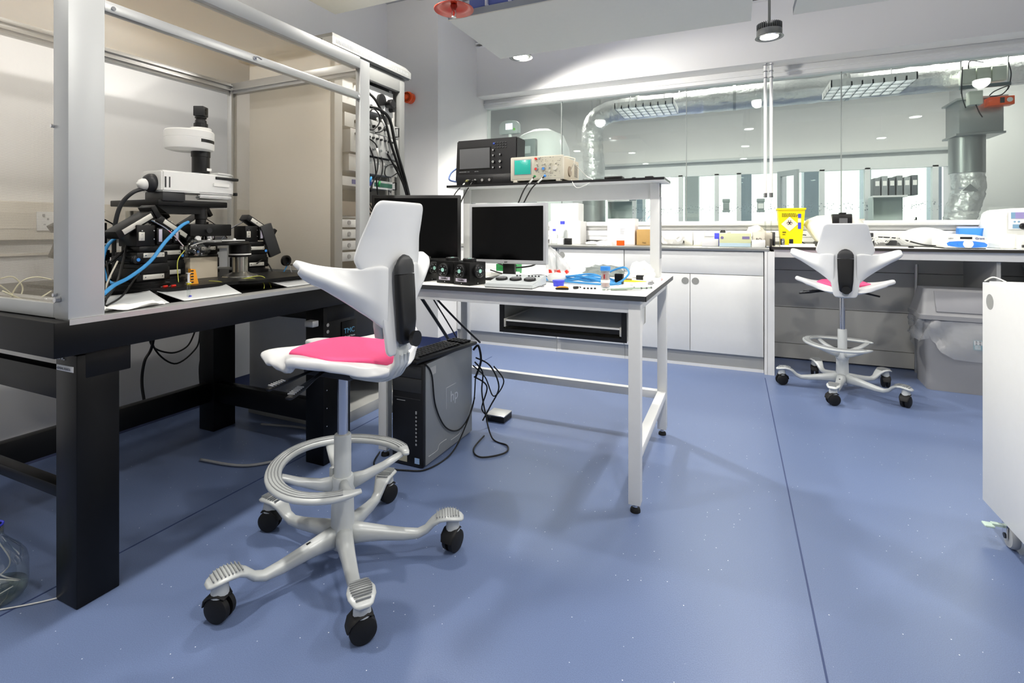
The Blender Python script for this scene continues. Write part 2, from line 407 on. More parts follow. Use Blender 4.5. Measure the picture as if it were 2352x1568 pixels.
MB().tube([(-.62, -.25, .02), (0, -.26, .03), (.5, -.25, .02)], .008).build('conduit', GREYP, pipe)
sp = thing('sprinkler', 'red dished sprinkler plate with its glass bulb head below the ceiling', 'sprinkler', (-1.455, 2.47, 2.29))
MB().lathe([(.0, .035), (.03, .034), (.07, .022), (.112, 0), (.113, .003), (.07, .027), (.03, .039), (0, .04)]).build('dish', mat('sprinkler_red', (206, 66, 44), .3, coat=.4), sp, smooth=True)
MB().cyl((0, 0, .04), (0, 0, .80), .012, seg=12).build('drop_pipe', mat('sprinkler_pipe', (150, 48, 36), .4), sp)
MB().lathe([(.016, .035), (.02, .02), (.013, .005), (.012, -.005)]).build('socket', MATS['sprinkler_pipe'], sp, smooth=True)
hd = MB().tube([(.011, 0, -.004), (.013, 0, -.02), (.004, 0, -.038)], .0022, 6).tube([(-.011, 0, -.004), (-.013, 0, -.02), (-.004, 0, -.038)], .0022, 6)
hd.cyl((0, 0, -.042), (0, 0, -.039), .014).build('deflector', ALU, sp)
MB().cyl((0, 0, -.036), (0, 0, -.004), .003, seg=8).build('bulb', RED, sp)
bc = thing('alarm_beacon', 'round orange alarm beacon on the wall right of the equipment rack', 'alarm', (-2.645, YC, 2.213))
MB().lathe([(.05, 0), (.052, -.045), (.046, -.056), (.036, -.058), (.034, -.064), (.02, -.066), (.018, -.07), (0, -.071)], axis='Y').build('lens', mat('beacon_orange', (246, 86, 14), .25, coat=.6), bc, ang=.5)
for r in (.016, .026, .038): MB().lathe([(r, -.066+.0), (r+.003, -.069), (r+.006, -.066)], axis='Y').build('lens_ring', MATS['beacon_orange'], bc)

def pendant(x, y, z, label, e=1., tilt=(0, 0, 0), cone=160):
    t = thing('pendant_lamp', label, 'lamp', (x, y, z), 0, 'finned pendant lamps')
    R = .078
    MB().lathe([(R*.98, .045), (R, .042), (R, .006), (R*1.1, 0), (R*1.12, -.003), (R*1.02, -.002), (R*.94, .004)]).build('housing', mat('lamp_grey', (128, 130, 128), .35, metal=.5), t, ang=.5)
    f = MB()
    for k in range(36):
        a = 2*PI*k/36; f.obox((math.cos(a)*R*.84, math.sin(a)*R*.84, .065), (R*.3, .0022, .044), (0, 0, a))
    f.cyl((0, 0, .043), (0, 0, .08), R*.6).build('cooling_fins', MATS['lamp_grey'], t)
    MB().cyl((0, 0, .08), (0, 0, 3.1-z), .0085, seg=12).build('stem', MATS['lamp_grey'], t)
    MB().lathe([(R*.94, .002), (R*.8, .018), (R*.45, .03), (0, .032)]).build('reflector', mat('lamp_reflector', (240, 240, 240), .1, metal=1), t, smooth=True)
    MB().cyl((0, 0, -.001), (0, 0, .003), R*.72).build('glowing_lens', mat('lamp_glow', (255, 253, 248), .5, emit=14, srgb=True), t)
    l = lamp('spot_light', 'SPOT', (0, 0, -.012), PE*e, .055, rot=tilt, spot=(math.radians(cone), .3)); l.parent = t
    return t
pendant(.213, 3.765, 2.33, 'finned pendant lamp hanging in the gap between two ceiling rafts', .7)
pendant(-1.465, 3.47, 2.335, 'pendant lamp glowing behind the far edge of the long ceiling raft', 2.5, (.52, -.4, 0), 150)
for x, y in ((-2.38, 1.35), (-2.4, .35), (-1.57, 2.28), (-1.585, .78), (.17, 2.23), (.155, .76), (1.9, 2.23), (1.9, .76), (1.95, 3.765), (.15, -.75), (-1.6, -.75)):  # leftmost pair added to brighten cage and wall; pair behind the camera added too
    pendant(x, y, 2.33, 'finned pendant lamp above the room, out of view, some of them added for light', .3 if x < -2 else 1.15 if y == 2.28 else .4 if y < 0 else .75 if x == .17 else .8 if x == 1.9 else 1.0)
# service drops: two white conduits in front of the glass
for x, lb in ((.226, 'left one of the paired white conduits dropping in front of the glass'), (.268, 'right one of the paired white conduits dropping in front of the glass')):
    t = thing('service_conduit', lb, 'conduit', (x, 4.5, 0), 0, 'paired white service conduits')
    MB().cyl((0, 0, 1.33), (0, 0, 2.37), .012, seg=14).build('pipe', WPLAST, t)
    MB().cyl((0, 0, 1.0), (0, 0, 1.33), .006, seg=10).build('hose', CLEAR, t)
    for z in (2.36, 2.31, 2.26): MB().cyl((0, 0, z-.008), (0, 0, z), .018).build('pipe_clip', CHROME, t)
    MB().cyl((0, 0, 1.3), (0, 0, 1.335), .014).cyl((-.014, 0, 1.335), (.014, 0, 1.335), .003, seg=8).build('tap', CHROME, t)

# ------------------------------------------------------------------ fitted units along the back
YF = 4.055
def unit(name, x0, x1, label, doors, top=None, group='white base cabinets under the steel counter'):
    t = thing(name, label, 'cabinet', ((x0+x1)/2, YF, 0), 0, group)
    c = (x0+x1)/2; a = x0-c; b = x1-c
    MB().box(a+.001, b-.001, .02, .55, .115, .882).build('body', WHITE, t)
    MB().box(a, b, .032, .05, .0, .113).build('plinth', GREYLAM, t)
    MB().box(a, b, .026, .032, .0, .022).build('plinth_strip', WPLAST, t)
    for (dx0, dx1, z0, z1, hx) in doors:
        d = MB().box(dx0-c+.002, dx1-c-.002, 0, .019, z0+.002, z1-.002, .0015).build('door' if z1-z0 > .3 else 'drawer_front', WHITE, t)
        if hx is not None:
            MB().cyl((hx-c, -.0012, z1-.055), (hx-c, .004, z1-.055), .0265, seg=32).build('finger_pull', mat('grey_grip', (146, 147, 143), .6), d)
    return t
unit('base_cabinet', -2.355, -1.39, 'white cabinet in the corner by the column behind the bench', [(-2.355, -1.88, .118, .882, None), (-1.88, -1.39, .118, .882, None)])
unit('base_cabinet', -1.388, -.812, 'white cabinet with one tall door and grey finger hole, left under counter', [(-1.362, -.812, .118, .882, -1.335)])
unit('base_cabinet', -.81, .195, 'white two-door cabinet under the right end of the steel counter', [(-.81, .193, .707, .882, None), (-.81, -.31, .118, .707, -.345), (-.31, .193, .118, .707, -.272)])
ep = thing('end_panel', 'narrow white end panel closing the cabinet run', 'panel', (.228, 4.04, 0))
MB().box(-.03, -.012, 0, .6, 0, .9).build('board', WHITE, ep)
MB().box(-.010, .034, 0, .6, 0, .885).build('post', WPAINT, ep)
ct = thing('counter', 'long stainless steel counter with a raised right end', 'counter', (-1.06, 4.05, .885))
MB().box(-1.298, 1.29, -.012, .5, 0, .028, .004).build('top', STEEL, ct)
MB().box(1.27, 1.29, -.012, .5, .028, .04, .003).box(-1.298, 1.29, .5, .545, 0, .04, .003).build('upstand', STEEL, ct)
dk = thing('wall_desk', 'white desk top with black edge along the glass wall', 'desk', (1.6, 4.05, .9))
MB().box(-1.355, 1.4, 0, .595, .001, .019).build('desktop', PAPER, dk)
MB().box(-1.358, 1.4, -.004, .0, 0, .02).box(-1.36, -1.354, -.004, .595, 0, .075).build('edge_band', mat('edge_black', (50, 48, 46), .4), dk)
MB().box(-1.34, 1.4, .02, .05, -.055, 0).build('apron', WPAINT, dk)
MB().box(-1.34, -1.32, .05, .5, -.055, 0).build('apron', WPAINT, dk)
# ================================================================== THE TWO SADDLE CHAIRS
def make_chair(label, seat_z, back_z, arm_rot, ring_rot, loc, rz, lever_rot=0):
    t = thing('saddle_chair', label, 'chair', loc, rz, 'saddle chairs with pink seat pads')
    # five-star base
    hub = MB().lathe([(.03, .045), (.04, .06), (.043, .1), (.036, .115), (.034, .19), (.0335, .2)]).build('base_hub', CHAIRG, t, ang=.7)
    for k in range(5):
        a = arm_rot-rz+2*PI*k/5; c, s_ = math.cos(a), math.sin(a)
        def q(r, z): return (c*r, s_*r, z)
        st = [(.02, .085, .055, .07), (.06, .083, .05, .055), (.12, .076, .042, .042), (.19, .066, .037, .034), (.235, .064, .035, .026), (.262, .076, .036, .022), (.283, .098, .048, .02), (.305, .112, .062, .018), (.33, .117, .074, .016), (.352, .114, .071, .015), (.374, .106, .048, .012), (.381, .103, .026, .008)]
        arm = MB().loft([q(r, z) for r, z, w_, h_ in st], [x[2] for x in st], [x[3] for x in st], n=16).build('base_leg', CHAIRG, t, smooth=True)
        g = MB()
        for j in range(9):
            r = .296+j*.0088; z = .1220+.0025*math.sin((r-.29)/.08*PI)-(.004 if j == 8 else 0)-(.003 if j == 0 else 0); hw = .028*math.sin(PI*(.22+.6*(j+1)/10))
            g.obox(q(r, z+.0006), (.0028, hw*2, .004), (0, 0, a))
        g.build('step_ridge', GROOVE, arm)
        # caster
        ca = a+(.9, -.5, .4, 2.2, 1.6)[k]; R = Matrix.Translation(q(.347, 0)) @ Matrix.Rotation(ca, 4, 'Z')
        cs = MB().cyl((0, 0, .068), (0, 0, .108), .0235, .019, seg=16)
        cs.bm.transform(R) if hasattr(cs.bm, 'transform') else None
        cs.build('caster_neck', CHAIRG, t)
        hood = MB()
        for sd in (-1, 1):
            pts = [(-.033+.004, .01)]
            prof = []
            hood.lathe([(0, .0), (.031, .0), (.031, .004*1), (.03, .012), (.022, .016), (0, .0165)] if sd > 0 else [(0, 0), (.031, 0), (.031, -.004), (.03, -.012), (.022, -.016), (0, -.0165)], c=(0, sd*.005, .0312), axis='Y')
        hood.box(-.02, .012, -.008, .008, .03, .066, .004)
        hood.loft([(-.034, 0, .036), (-.028, 0, .052), (-.012, 0, .064), (.008, 0, .067), (.022, 0, .058)], [.036, .044, .046, .042, .03], [.006, .008, .01, .01, .006], side=(0, 1, 0), up=(0, 0, 1))
        cw = hood; cw.bm.transform(R @ Matrix.Scale(1.13, 4)); cw.build('caster', BLKR, t, ang=.8)
    MB().lathe([(.0335, .195), (.034, .2), (.034, .214), (.027, .217), (.0262, .225), (.0262, .395), (.0245, .4), (.017, .4)], seg=32).build('outer_tube', CHAIRG, t, ang=.5)
    MB().cyl((0, 0, .4), (0, 0, seat_z-.09), .0165, seg=28).build('gas_lift', CHROME, t)
    # foot ring
    Rr, zr = .2, .305; n = 40; a0 = ring_rot-rz
    A = [math.radians(38+(322-38)*i/n)+a0 for i in range(n+1)]
    pts = [(math.cos(a)*Rr, math.sin(a)*Rr, zr+.006*math.cos((a-a0)*2)) for a in A]
    wds = [.018+.03*min(1, i/3, (n-i)/3) for i in range(n+1)]
    rg = MB().loft(pts, wds, [.01+.012*min(1, i/2, (n-i)/2) for i in range(n+1)], n=14).build('foot_ring', CHAIRG, t, smooth=True)
    for dr in (-.013, -.004, .005, .014):
        MB().tube([(math.cos(a)*(Rr+dr), math.sin(a)*(Rr+dr), zr+.0105+.006*math.cos((a-a0)*2)) for a in A[2:-2]], .0016, 6, smooth=False).build('grip_line', GROOVE, rg)
    for ang in (46, 140, 220, 314):
        a = math.radians(ang)+a0; c, s_ = math.cos(a), math.sin(a)
        MB().loft([(c*.03, s_*.03, .245), (c*.07, s_*.07, .252), (c*.13, s_*.13, .272), (c*.19, s_*.19, .3)], [.03, .03, .032, .034], [.05, .034, .022, .012], n=12).build('ring_spoke', CHAIRG, t, smooth=True)
    MB().lathe([(.034, .205), (.037, .21), (.038, .225), (.034, .24), (.035, .262), (.031, .27), (.0265, .27)]).build('ring_collar', CHAIRG, t, ang=.6)
    MB().box(.03, .046, -.012, .012, .225, .29, .004).build('ring_latch', CHAIRG, t)
    # mechanism and levers
    zz = seat_z
    MB().box(-.075, .12, -.05, .05, zz-.105, zz-.03, .012).box(-.09, .13, -.09, .09, zz-.05, zz-.028, .006).build('tilt_mechanism', BLK, t)
    for (sa, ea, L, dz) in ((.1, .62, .2, -.05), (.02, 1.02, .17, -.045)):
        # levers leave the left front side of the mechanism
        a = PI/2+lever_rot-ea+.9
        p0 = V(.06-sa*.4, .05, zz-.075); d = V(math.cos(a), math.sin(a), -.12)
        pts = [p0, p0+d*L*.4, p0+d*L*.7, p0+d*L]
        lv = MB().loft(pts, [.012, .014, .026, .022], [.008, .008, .014, .01], n=10).build('lever', BLK, t, smooth=True)
        rb = MB()
        for j in range(6):
            q_ = p0+d*L*(.72+.045*j); rb.obox(q_+V(0, 0, .0075), (.0035, .02, .003), (0, 0, a))
        rb.build('lever_grip', GREYP, lv)
    lv = MB().loft([(0, -.05, zz-.07), (.02, -.12, zz-.082), (.03, -.2, zz-.1)], [.014, .018, .022], [.01, .012, .012], n=10).build('lever', BLK, t, smooth=True)
    # saddle seat
    def wu(u):
        pts = [(0, .03), (.06, .15), (.15, .215), (.3, .262), (.42, .262), (.58, .215), (.72, .165), (.86, .155), (1, .15)]
        for (a, wa), (b, wb) in zip(pts, pts[1:]):
            if u <= b:
                k = (u-a)/(b-a); k = k*k*(3-2*k) if a > 0 else math.sqrt(max(0, k)); return wa+(wb-wa)*k
        return pts[-1][1]
    def surf(u, tt, off=0.):
        at = abs(tt)
        xf = .15+.105*math.exp(-((at-.62)/.33)**2)
        x = -.2+(xf+.2)*u
        w_ = wu(u)*(1-.25*max(0, u-.85)/.15*0)
        y = tt*w_
        if u > .9 and at > .7: y = math.copysign(w_*(at-(at-.7)*.25*(u-.9)/.1), tt)
        z = .058*at**2.2*math.exp(-((u-.33)/.3)**2) + .018*math.exp(-((u-.02)/.12)**2)
        z += .07*(x+.05)-.038*math.exp(-(u/.09)**2)
        z += .014*math.exp(-(tt/.45)**2)*max(0, u-.45)*1.8
        z -= .045*max(0, (u-.72)/.28)**2*(.4+.6*at**2)
        z -= .05*at**4*math.exp(-((u-.68)/.2)**2)
        return V(x, y, zz+z-.03+off)
    N = 28; seat = MB().grid(lambda a, b: surf(a, -1+2*b), N, 24).build('seat_shell', WPLAST, t, smooth=True, solid=.028, offset=-1, sub=1)
    def pad(a, b):
        tt = -1+2*b; k = a
        hw = .145*min(1, math.sin(min(1, (k+.012)*2.6)*PI/2))**.8*(1-.18*max(0, (k-.4)/.6))
        if k > .9: hw *= math.sqrt(max(.0, 1-((k-.9)/.1)**2*.45))
        y = tt*hw; x = -.183+.305*k+.02*max(0, k-.6)*(1-tt*tt)
        u = (x+.2)/.38
        for _ in range(6):
            t2 = y/max(.02, wu(max(0, min(1, u)))); at_ = abs(t2); xf = .15+.105*math.exp(-((at_-.62)/.33)**2); u = (x+.2)/(xf+.2)
        e = max(0, min(1, (1-abs(tt))*6, a*12, (1-a)*9))
        return surf(min(1, u), y/wu(u), .001+.008*math.sqrt(e))
    MB().grid(pad, 26, 20).build('seat_pad', PINK, t, smooth=True, solid=.004, offset=-1)
    # bracket that curls from under the seat up to the back
    bz = back_z
    bp = [(-.06, 0, zz-.075), (-.12, 0, zz-.083), (-.16, 0, zz-.085), (-.20, 0, zz-.072), (-.225, 0, zz-.037), (-.226, 0, zz+.0), (-.212, 0, bz+.05), (-.212, 0, bz+.12)]
    bk = MB().loft(bp, [.10, .095, .085, .075, .066, .06, .055, .05], [.055, .04, .034, .03, .026, .022, .018, .016], side=(0, 1, 0), up=(0, 0, 1)).build('back_bracket', CHAIRG, t, smooth=True)
    for yy in (-.018, 0, .018):
        MB().tube([(p[0]-(.013 if i > 2 else .005), yy, p[2]-(.012 if i <= 3 else .0)) for i, p in enumerate(bp[2:6])], .004, 6).build('bracket_rib', CHAIRG, bk)
    # back shell: blade and stem, two wings
    xb = -.224
    def hwz(h):
        pts = [(0, .05), (.012, .062), (.05, .068), (.13, .08), (.2, .1), (.245, .132), (.285, .155), (.3, .152), (.36, .135), (.43, .118), (.445, .112), (.453, .098)]
        for (a, wa), (b, wb) in zip(pts, pts[1:]):
            if h <= b: k = (h-a)/(b-a); return wa+(wb-wa)*k
        return pts[-1][1]
    H = .453
    def bx(h, y):
        x = xb+.0+.022*math.sin(min(1, h/.3)*PI)*-.2
        x += -.028*math.sin(max(0, (h-.12)/.33)*PI)*.0
        x += .012*math.exp(-((h-.22)/.12)**2)
        x += -.012*max(0, (h-.33)/.12)**1.6
        x += 1.6*(y**2)*(1.0 if h < .35 else 1-.5*(h-.35)/.1)
        return x
    def fb(a, b):
        h = H*(1-(1-a)**1.0); y = (-1+2*b)*hwz(h)
        return V(bx(h, y), y, bz+h)
    bs = MB().grid(fb, 40, 14).build('back_shell', SHELL, t, smooth=True, solid=.012, sub=1)
    for sd in (-1, 1):
        st = [(.055, .07, .262), (.075, .09, .268), (.1, .117, .267), (.135, .146, .263), (.168, .171, .264), (.20, .194, .268), (.232, .217, .275), (.26, .232, .284), (.28, .247, .288), (.291, .262, .286)]
        def fw(a, b):
            f = a*(len(st)-1); i = min(int(f), len(st)-2); k = f-i
            y, z0, z1 = [st[i][j]+(st[i+1][j]-st[i][j])*k for j in range(3)]
            fwd = .07*max(0, (y-.07)/.22)**1.35
            c = (2*b-1); zc = (z0+z1)/2; hh = (z1-z0)/2
            # lower lip tucks forward, top edge rolls forward as an arm rest
            tp = max(.26, math.sqrt(max(0, 1-max(0, (y-.235)/.057)**2))); rl = min(1, max(0, (y-.09)/.15)); rl = rl*rl*(3-2*rl)
            lip = .04*max(0, -c-.35)**1.2*min(1, max(0, (y-.05)/.08))*tp+.065*rl*(max(0, c+.4)/1.4)**1.2*tp+.02*rl*(1-tp)
            return V(xb+.006+1.2*min(y, .1)**2+fwd+lip-.004, sd*y, bz+zc+hh*c)
        MB().grid(fw, 30, 12).build('back_wing', SHELL, t, smooth=True, solid=.014, sub=1)
        MB().loft([(xb+.03, sd*.062, bz+.055), (xb+.028, sd*.07, bz+.09), (xb+.03, sd*.076, bz+.12)], [.012]*3, [.03, .034, .02], side=(0, 1, 0), up=(1, 0, 0), n=12).build('height_button', mat('chair_button_grey', (150, 155, 160), .5), t, smooth=True)
    cv = [(xb-.016+.0, 0, bz+.035), (xb-.018, 0, bz+.045), (xb-.02, 0, bz+.1), (xb-.016, 0, bz+.18), (xb-.013, 0, bz+.237)]
    MB().loft(cv, [.05, .066, .078, .084, .086], [.02, .028, .03, .028, .024], side=(0, 1, 0), up=(1, 0, 0), n=20, p=3.5).build('spine_cover', BLK, t, ang=1.0)
    MB().loft([(xb-.013, 0, bz+.2395), (xb-.013, 0, bz+.262), (xb-.014, 0, bz+.28), (xb-.012, 0, bz+.29), (xb-.008, 0, bz+.2945)], [.086, .084, .066, .042, .014], [.024, .023, .018, .012, .006], side=(0, 1, 0), up=(1, 0, 0), n=20, p=3).build('spine_cap', DGREY, t, ang=1.0)
    kn = MB().cyl((xb-.03, 0, bz+.05), (xb-.045, 0, bz+.05), .01).cyl((xb-.045, 0, bz+.05), (xb-.058, 0, bz+.05), .022, .0235, seg=28)
    kn.build('back_knob', BLK, t)
    MB().cyl((xb-.0085, 0, bz+.028), (xb-.006, 0, bz+.028), .019, seg=28).build('cover_disc', mat('chair_button_grey', (0, 0, 0)), t)
    lb = MB().obox((math.cos(arm_rot-rz+2*PI*3/5)*.1, math.sin(arm_rot-rz+2*PI*3/5)*.1, .1005), (.03, .007, .002), (0, .12, arm_rot-rz+2*PI*3/5))
    lb.build('maker_badge', INK, t)
    return t
chair_a = make_chair('white saddle chair with pink pad turned to the black optical table, nearest the camera', .69, .677, math.radians(32.3), math.radians(5), (-1.136, 1.238, 0), PI, lever_rot=0)
chair_b = make_chair('white saddle chair with pink pad seen from behind at the wall desk', .72, .63, math.radians(37), math.radians(-12), (.639, 3.841, 0), math.radians(84.5))
# ================================================================== OPTICAL TABLE AND FARADAY CAGE
ot = thing('optical_table', 'heavy black optical table on square legs under the cage', 'table', (-2.1, 1.36, 0))
def T(x, y, z=0): return (x+2.1, y-1.36, z)
def tb(mb, x0, x1, y0, y1, z0, z1, bev=0.): return mb.box(x0+2.1, x1+2.1, y0-1.36, y1-1.36, z0, z1, bev)
tb(MB(), -2.6, -1.63, .716, 2.0, .707, .803, .003).build('tabletop', BLKM, ot)
for (x0, x1, y0, y1) in ((-1.759, -1.654, .777, .883), (-1.765, -1.66, 1.69, 1.86), (-2.57, -2.46, .777, .883), (-2.57, -2.46, 1.745, 1.87)):
    l = tb(MB(), x0, x1, y0, y1, .0, .70, .003).build('leg', BLKM, ot)
    tb(MB(), x0+.003, x1+.0008, y0+.02, y1+.03, .632, .706, .003).build('leg_cap', BLKM, l)
tb(MB(), -2.46, -1.755, .815, .85, .545, .632, .002).build('rail', BLKM, ot)
tb(MB(), -2.55, -1.70, 1.87, 1.90, .60, .676, .002).build('rail', BLKM, ot)
tb(MB(), -2.46, -1.755, .815, .85, .253, .288, .002).build('rail', BLKM, ot)
tb(MB(), -2.53, -2.49, .883, 1.745, .15, .25, .002).build('rail', BLKM, ot)
tb(MB(), -2.53, -2.49, .883, 1.745, .61, .69, .002).build('rail', BLKM, ot)
tb(MB(), -2.46, -1.765, 1.76, 1.80, .15, .25, .002).build('rail', BLKM, ot)
lb = tb(MB(), -1.752, -1.668, .7755, .777, .652, .668, .0005).build('rating_label', PAPER, ot)
text('TMC', .02, facing((-1.75+2.1, .7752-1.36, .683)), WINK, ot, 'maker_lettering')
text('GIMBAL PISTON', .0095, facing((-1.748+2.1, .7748-1.36, .6555)), GREYP, ot, 'maker_lettering')
bt = MB()
for z in (.62, .59): bt.lathe([(.004, 0), (.008, 0), (.008, .002), (.004, .002)], c=T(-1.66, 1.715, z), axis='X')
for z in (.51, .41, .33, .25, .17): bt.sph(T(-1.66, 1.71, z), .003, seg=8)
bt.build('bolts', CHROME, ot)
tb(MB(), -1.70, -1.652, 1.62, 1.655, .625, .652, .004).build('air_valve', ALU, ot)
pn = tb(MB(), -1.659, -1.655, 1.80, 1.90, .44, .62, .002).build('isolator_panel', BLKM, ot)
TB = mat('label_blue', (110, 176, 214), .5)
text('TMC', .034, facing(T(-1.6545, 1.812, .563), '+x'), TB, ot, 'badge_lettering', label='pale blue TMC badge lettering')
text('Gimbal Piston', .0125, facing(T(-1.6545, 1.815, .543), '+x'), WINK, ot, 'badge_lettering', label='white badge lettering')
text('AMETEK', .0165, facing(T(-1.6545, 1.822, .522), '+x'), WINK, ot, 'badge_lettering', label='white badge lettering')

fc = thing('faraday_cage', 'aluminium framed cage with copper mesh standing on the optical table', 'cage', (-2.1, 1.36, .803))
def cb(mb, x0, x1, y0, y1, z0, z1, bev=0.): return mb.box(x0+2.1, x1+2.1, y0-1.36, y1-1.36, z0-.803, z1-.803, bev)
cb(MB(), -1.706, -1.6325, .748, .834, .8055, 1.90, .002).build('post', ALUP, fc)
cb(MB(), -1.66, -1.6325, 1.895, 1.965, .8055, 1.862, .002).build('post', ALUP, fc)
cb(MB(), -2.6, -2.56, .748, .80, .8055, 1.86, .002).build('post', ALUP, fc)
cb(cb(MB(), -2.6, -2.565, 1.925, 1.96, .8055, 1.86, .002), -2.562, -2.55, 1.915, 1.925, .8055, 1.83).build('post', ALU, fc)
cb(MB(), -1.675, -1.631, .834, 1.895, 1.815, 1.868, .002).build('top_rail', ALUP, fc)
cb(MB(), -1.66, -1.6335, .834, 1.895, 1.668, 1.70, .003).build('middle_rail', ALU, fc)
cb(cb(cb(MB(), -2.6, -2.565, .8, 1.925, 1.80, 1.86, .002), -2.565, -2.553, .8, 1.925, 1.815, 1.822), -2.565, -2.553, .8, 1.925, 1.84, 1.846).build('top_rail', ALU, fc)
cb(cb(MB(), -2.565, -1.675, 1.925, 1.96, 1.80, 1.86, .002), -2.565, -1.675, 1.913, 1.925, 1.815, 1.822).build('top_rail', ALU, fc)
cb(MB(), -2.565, -1.706, .75, .785, 1.80, 1.86, .002).build('top_rail', ALU, fc)
cb(MB(), -2.6, -1.706, .748, .768, .8055, .845, .002).build('bottom_rail', ALUP, fc)
sl = cb(cb(MB(), -1.66, -1.6295, .75, 2.0, .7905, .8035), -1.70, -1.6295, .75, 2.0, .8035, .8055).build('front_strip', ALU, fc)
cb(MB(), -2.565, -2.56, .80, 1.925, .8055, .84).build('bottom_rail', ALU, fc)
cb(MB(), -2.565, -1.66, 1.935, 1.955, .8055, .835).build('bottom_rail', ALU, fc)
cb(MB(), -2.6, -1.706, .757, .759, .845, 1.80).build('mesh_panel', MESHS, fc)
cb(MB(), -2.565, -1.66, 1.940, 1.942, .835, 1.80).build('mesh_panel', MESHS, fc)
cb(MB(), -2.6, -1.64, .75, 1.96, 1.862, 1.864).build('mesh_roof', MESHT, fc)
cb(MB(), -1.651, -1.649, .834, 1.895, 1.70, 1.815).build('mesh_valance', MESHS, fc)
b_ = MB()
for (x, y, z) in ((-1.69, .747, .87), (-1.70, .747, 1.33)):
    b_.cyl((x+2.1, y-1.36, z-.803), (x+2.1, y-1.3675, z-.803), .005, seg=6)
b_.cyl((-1.672+2.1, .747-1.36, .858-.803), (-1.672+2.1, .735-1.36, .858-.803), .0075, seg=6)
for y, z in ((.855, 1.682), (1.885, 1.68), (1.32, 1.683)):
    b_.cyl((-1.6335+2.1, y-1.36, z-.803), (-1.6295+2.1, y-1.36, z-.803), .006, seg=12)
b_.build('bolts', CHROME, fc)
MB().loft([(-1.632+2.1, 1.315-1.36, .885), (-1.62+2.1, 1.325-1.36, .884), (-1.618+2.1, 1.338-1.36, .879)], [.006, .012, .01], [.003, .003, .002], n=8).build('wing_nut', CHROME, fc)

# sockets and trunking on the wall behind the cage
tr = thing('socket_trunking', 'cream dado trunking with sockets on the wall behind the microscope', 'trunking', (XW, 1.4, 1.0))
TRM = mat('cream_trunking', (214, 208, 196), .5)
MB().box(.001, .06, -1.4, 2.2, .0, .17, .006).box(.06, .062, -1.4, 2.2, .05, .12).build('trunk', TRM, tr)
for y in (-.14, 1.0):
    s_ = MB().box(.062, .070, y-.075, y+.075, .04, .126, .002).build('double_socket', WPLAST, tr)
    h = MB()
    for dy in (-.036, .036):
        h.box(.0698, .0705, y+dy-.004, y+dy+.004, .088, .098).box(.0698, .0705, y+dy-.016, y+dy-.008, .066, .071).box(.0698, .0705, y+dy+.008, y+dy+.016, .066, .071).box(.07, .073, y+dy-.02, y+dy-.012, .104, .116)
    h.build('socket_hole', GREYP, s_)
MB().box(XW+.001, XW+.02, -.1, 3.7, .93, .94).build('wall_strip', TRM, None, label='thin cream strip along the wall below the trunking', cat='strip')

# ------------------------------------------------------------------ things on the optical table
def xb(mb, u0, v0, u1, v1, x, d, bev=.002, rx=0.):
    """box whose front face lies in the plane x and spans the given picture corners; d is its depth"""
    a = PX(u0, v0, x); b = PX(u1, v1, x); c = V(x-d/2, (a.y+b.y)/2, (a.z+b.z)/2)
    return mb.obox(c-ORG, (d, abs(a.y-b.y), abs(a.z-b.z)), (rx, 0, 0), bev)
ORG = V(0, 0, 0)
def at(u, v, x): return PX(u, v, x)-ORG

bb = thing('breadboard', 'black perforated breadboard carrying the microscope and manipulators', 'board', (-2.08, 1.4, .803))
poly = [(-.34, -.42), (.20, -.42), (.285, -.32), (.285, -.02), (.33, .03), (.33, .27), (.22, .36), (-.34, .36)]
MB().prism(poly, .012, Matrix.Translation((0, 0, .028)), .002).build('board', BLKM, bb)
hl = MB()
for i in range(11):
    for j in range(26):
        x = -.02+i*.026; y = -.38+j*.026
        if x+abs(y+.02)*.2 < .26: hl.cyl((x, y, .0402), (x, y, .0406), .0022, seg=8)
hl.build('screw_holes', mat('hole_grey', (70, 70, 72), .4), bb, kind='stuff')
for x, y in ((.2, -.3), (.25, .2), (-.25, -.3), (-.25, .25)): MB().cyl((x, y, 0), (x, y, .028), .022).build('foot', ALU, bb)
BT = .803+.040

TRAYM = mat('grey_tray', (206, 209, 209), .45)
def tray(y0, y1, x1, label):
    t = thing('plastic_tray', label, 'tray', (x1, (y0+y1)/2, .8056), 0, 'pale folded trays at the table front')
    h = (y1-y0)/2
    f = lambda a, b: V(-.16+.14*a, (-1+2*b)*h*(1-.18*a), .003+.026*(1-a)**1.1+.008*abs(2*b-1)**6*(1-a))
    MB().grid(f, 8, 16).build('sheet', TRAYM, t, smooth=True, solid=.002)
tray(.88, 1.06, -1.665, 'pale grey folded tray nearest the cage corner post'); tray(1.07, 1.33, -1.665, 'middle pale grey folded tray behind the syringe'); tray(1.50, 1.80, -1.675, 'right pale grey folded tray, in front of the wire ends')
pp = MB()
random.seed(3)
pp.grid(lambda a, b: V(-1.72+.07*a, .85+.16*b, .809+.012*math.sin(a*5+b*4)**2), 8, 12).build('tissue', PAPER, None, smooth=True, solid=.001, label='crumpled white tissue in the cage corner beside the post', cat='tissue')

# microscope ----------------------------------------------------------
XM = -2.08; ORG = V(XM, 1.419, .843)
ms = thing('microscope', 'white and black upright microscope head with camera on top', 'microscope', ORG)
MWH = mat('microscope_white', (232, 233, 230), .3)
def yz(u, v): p = at(u, v, XM); return p.y, p.z
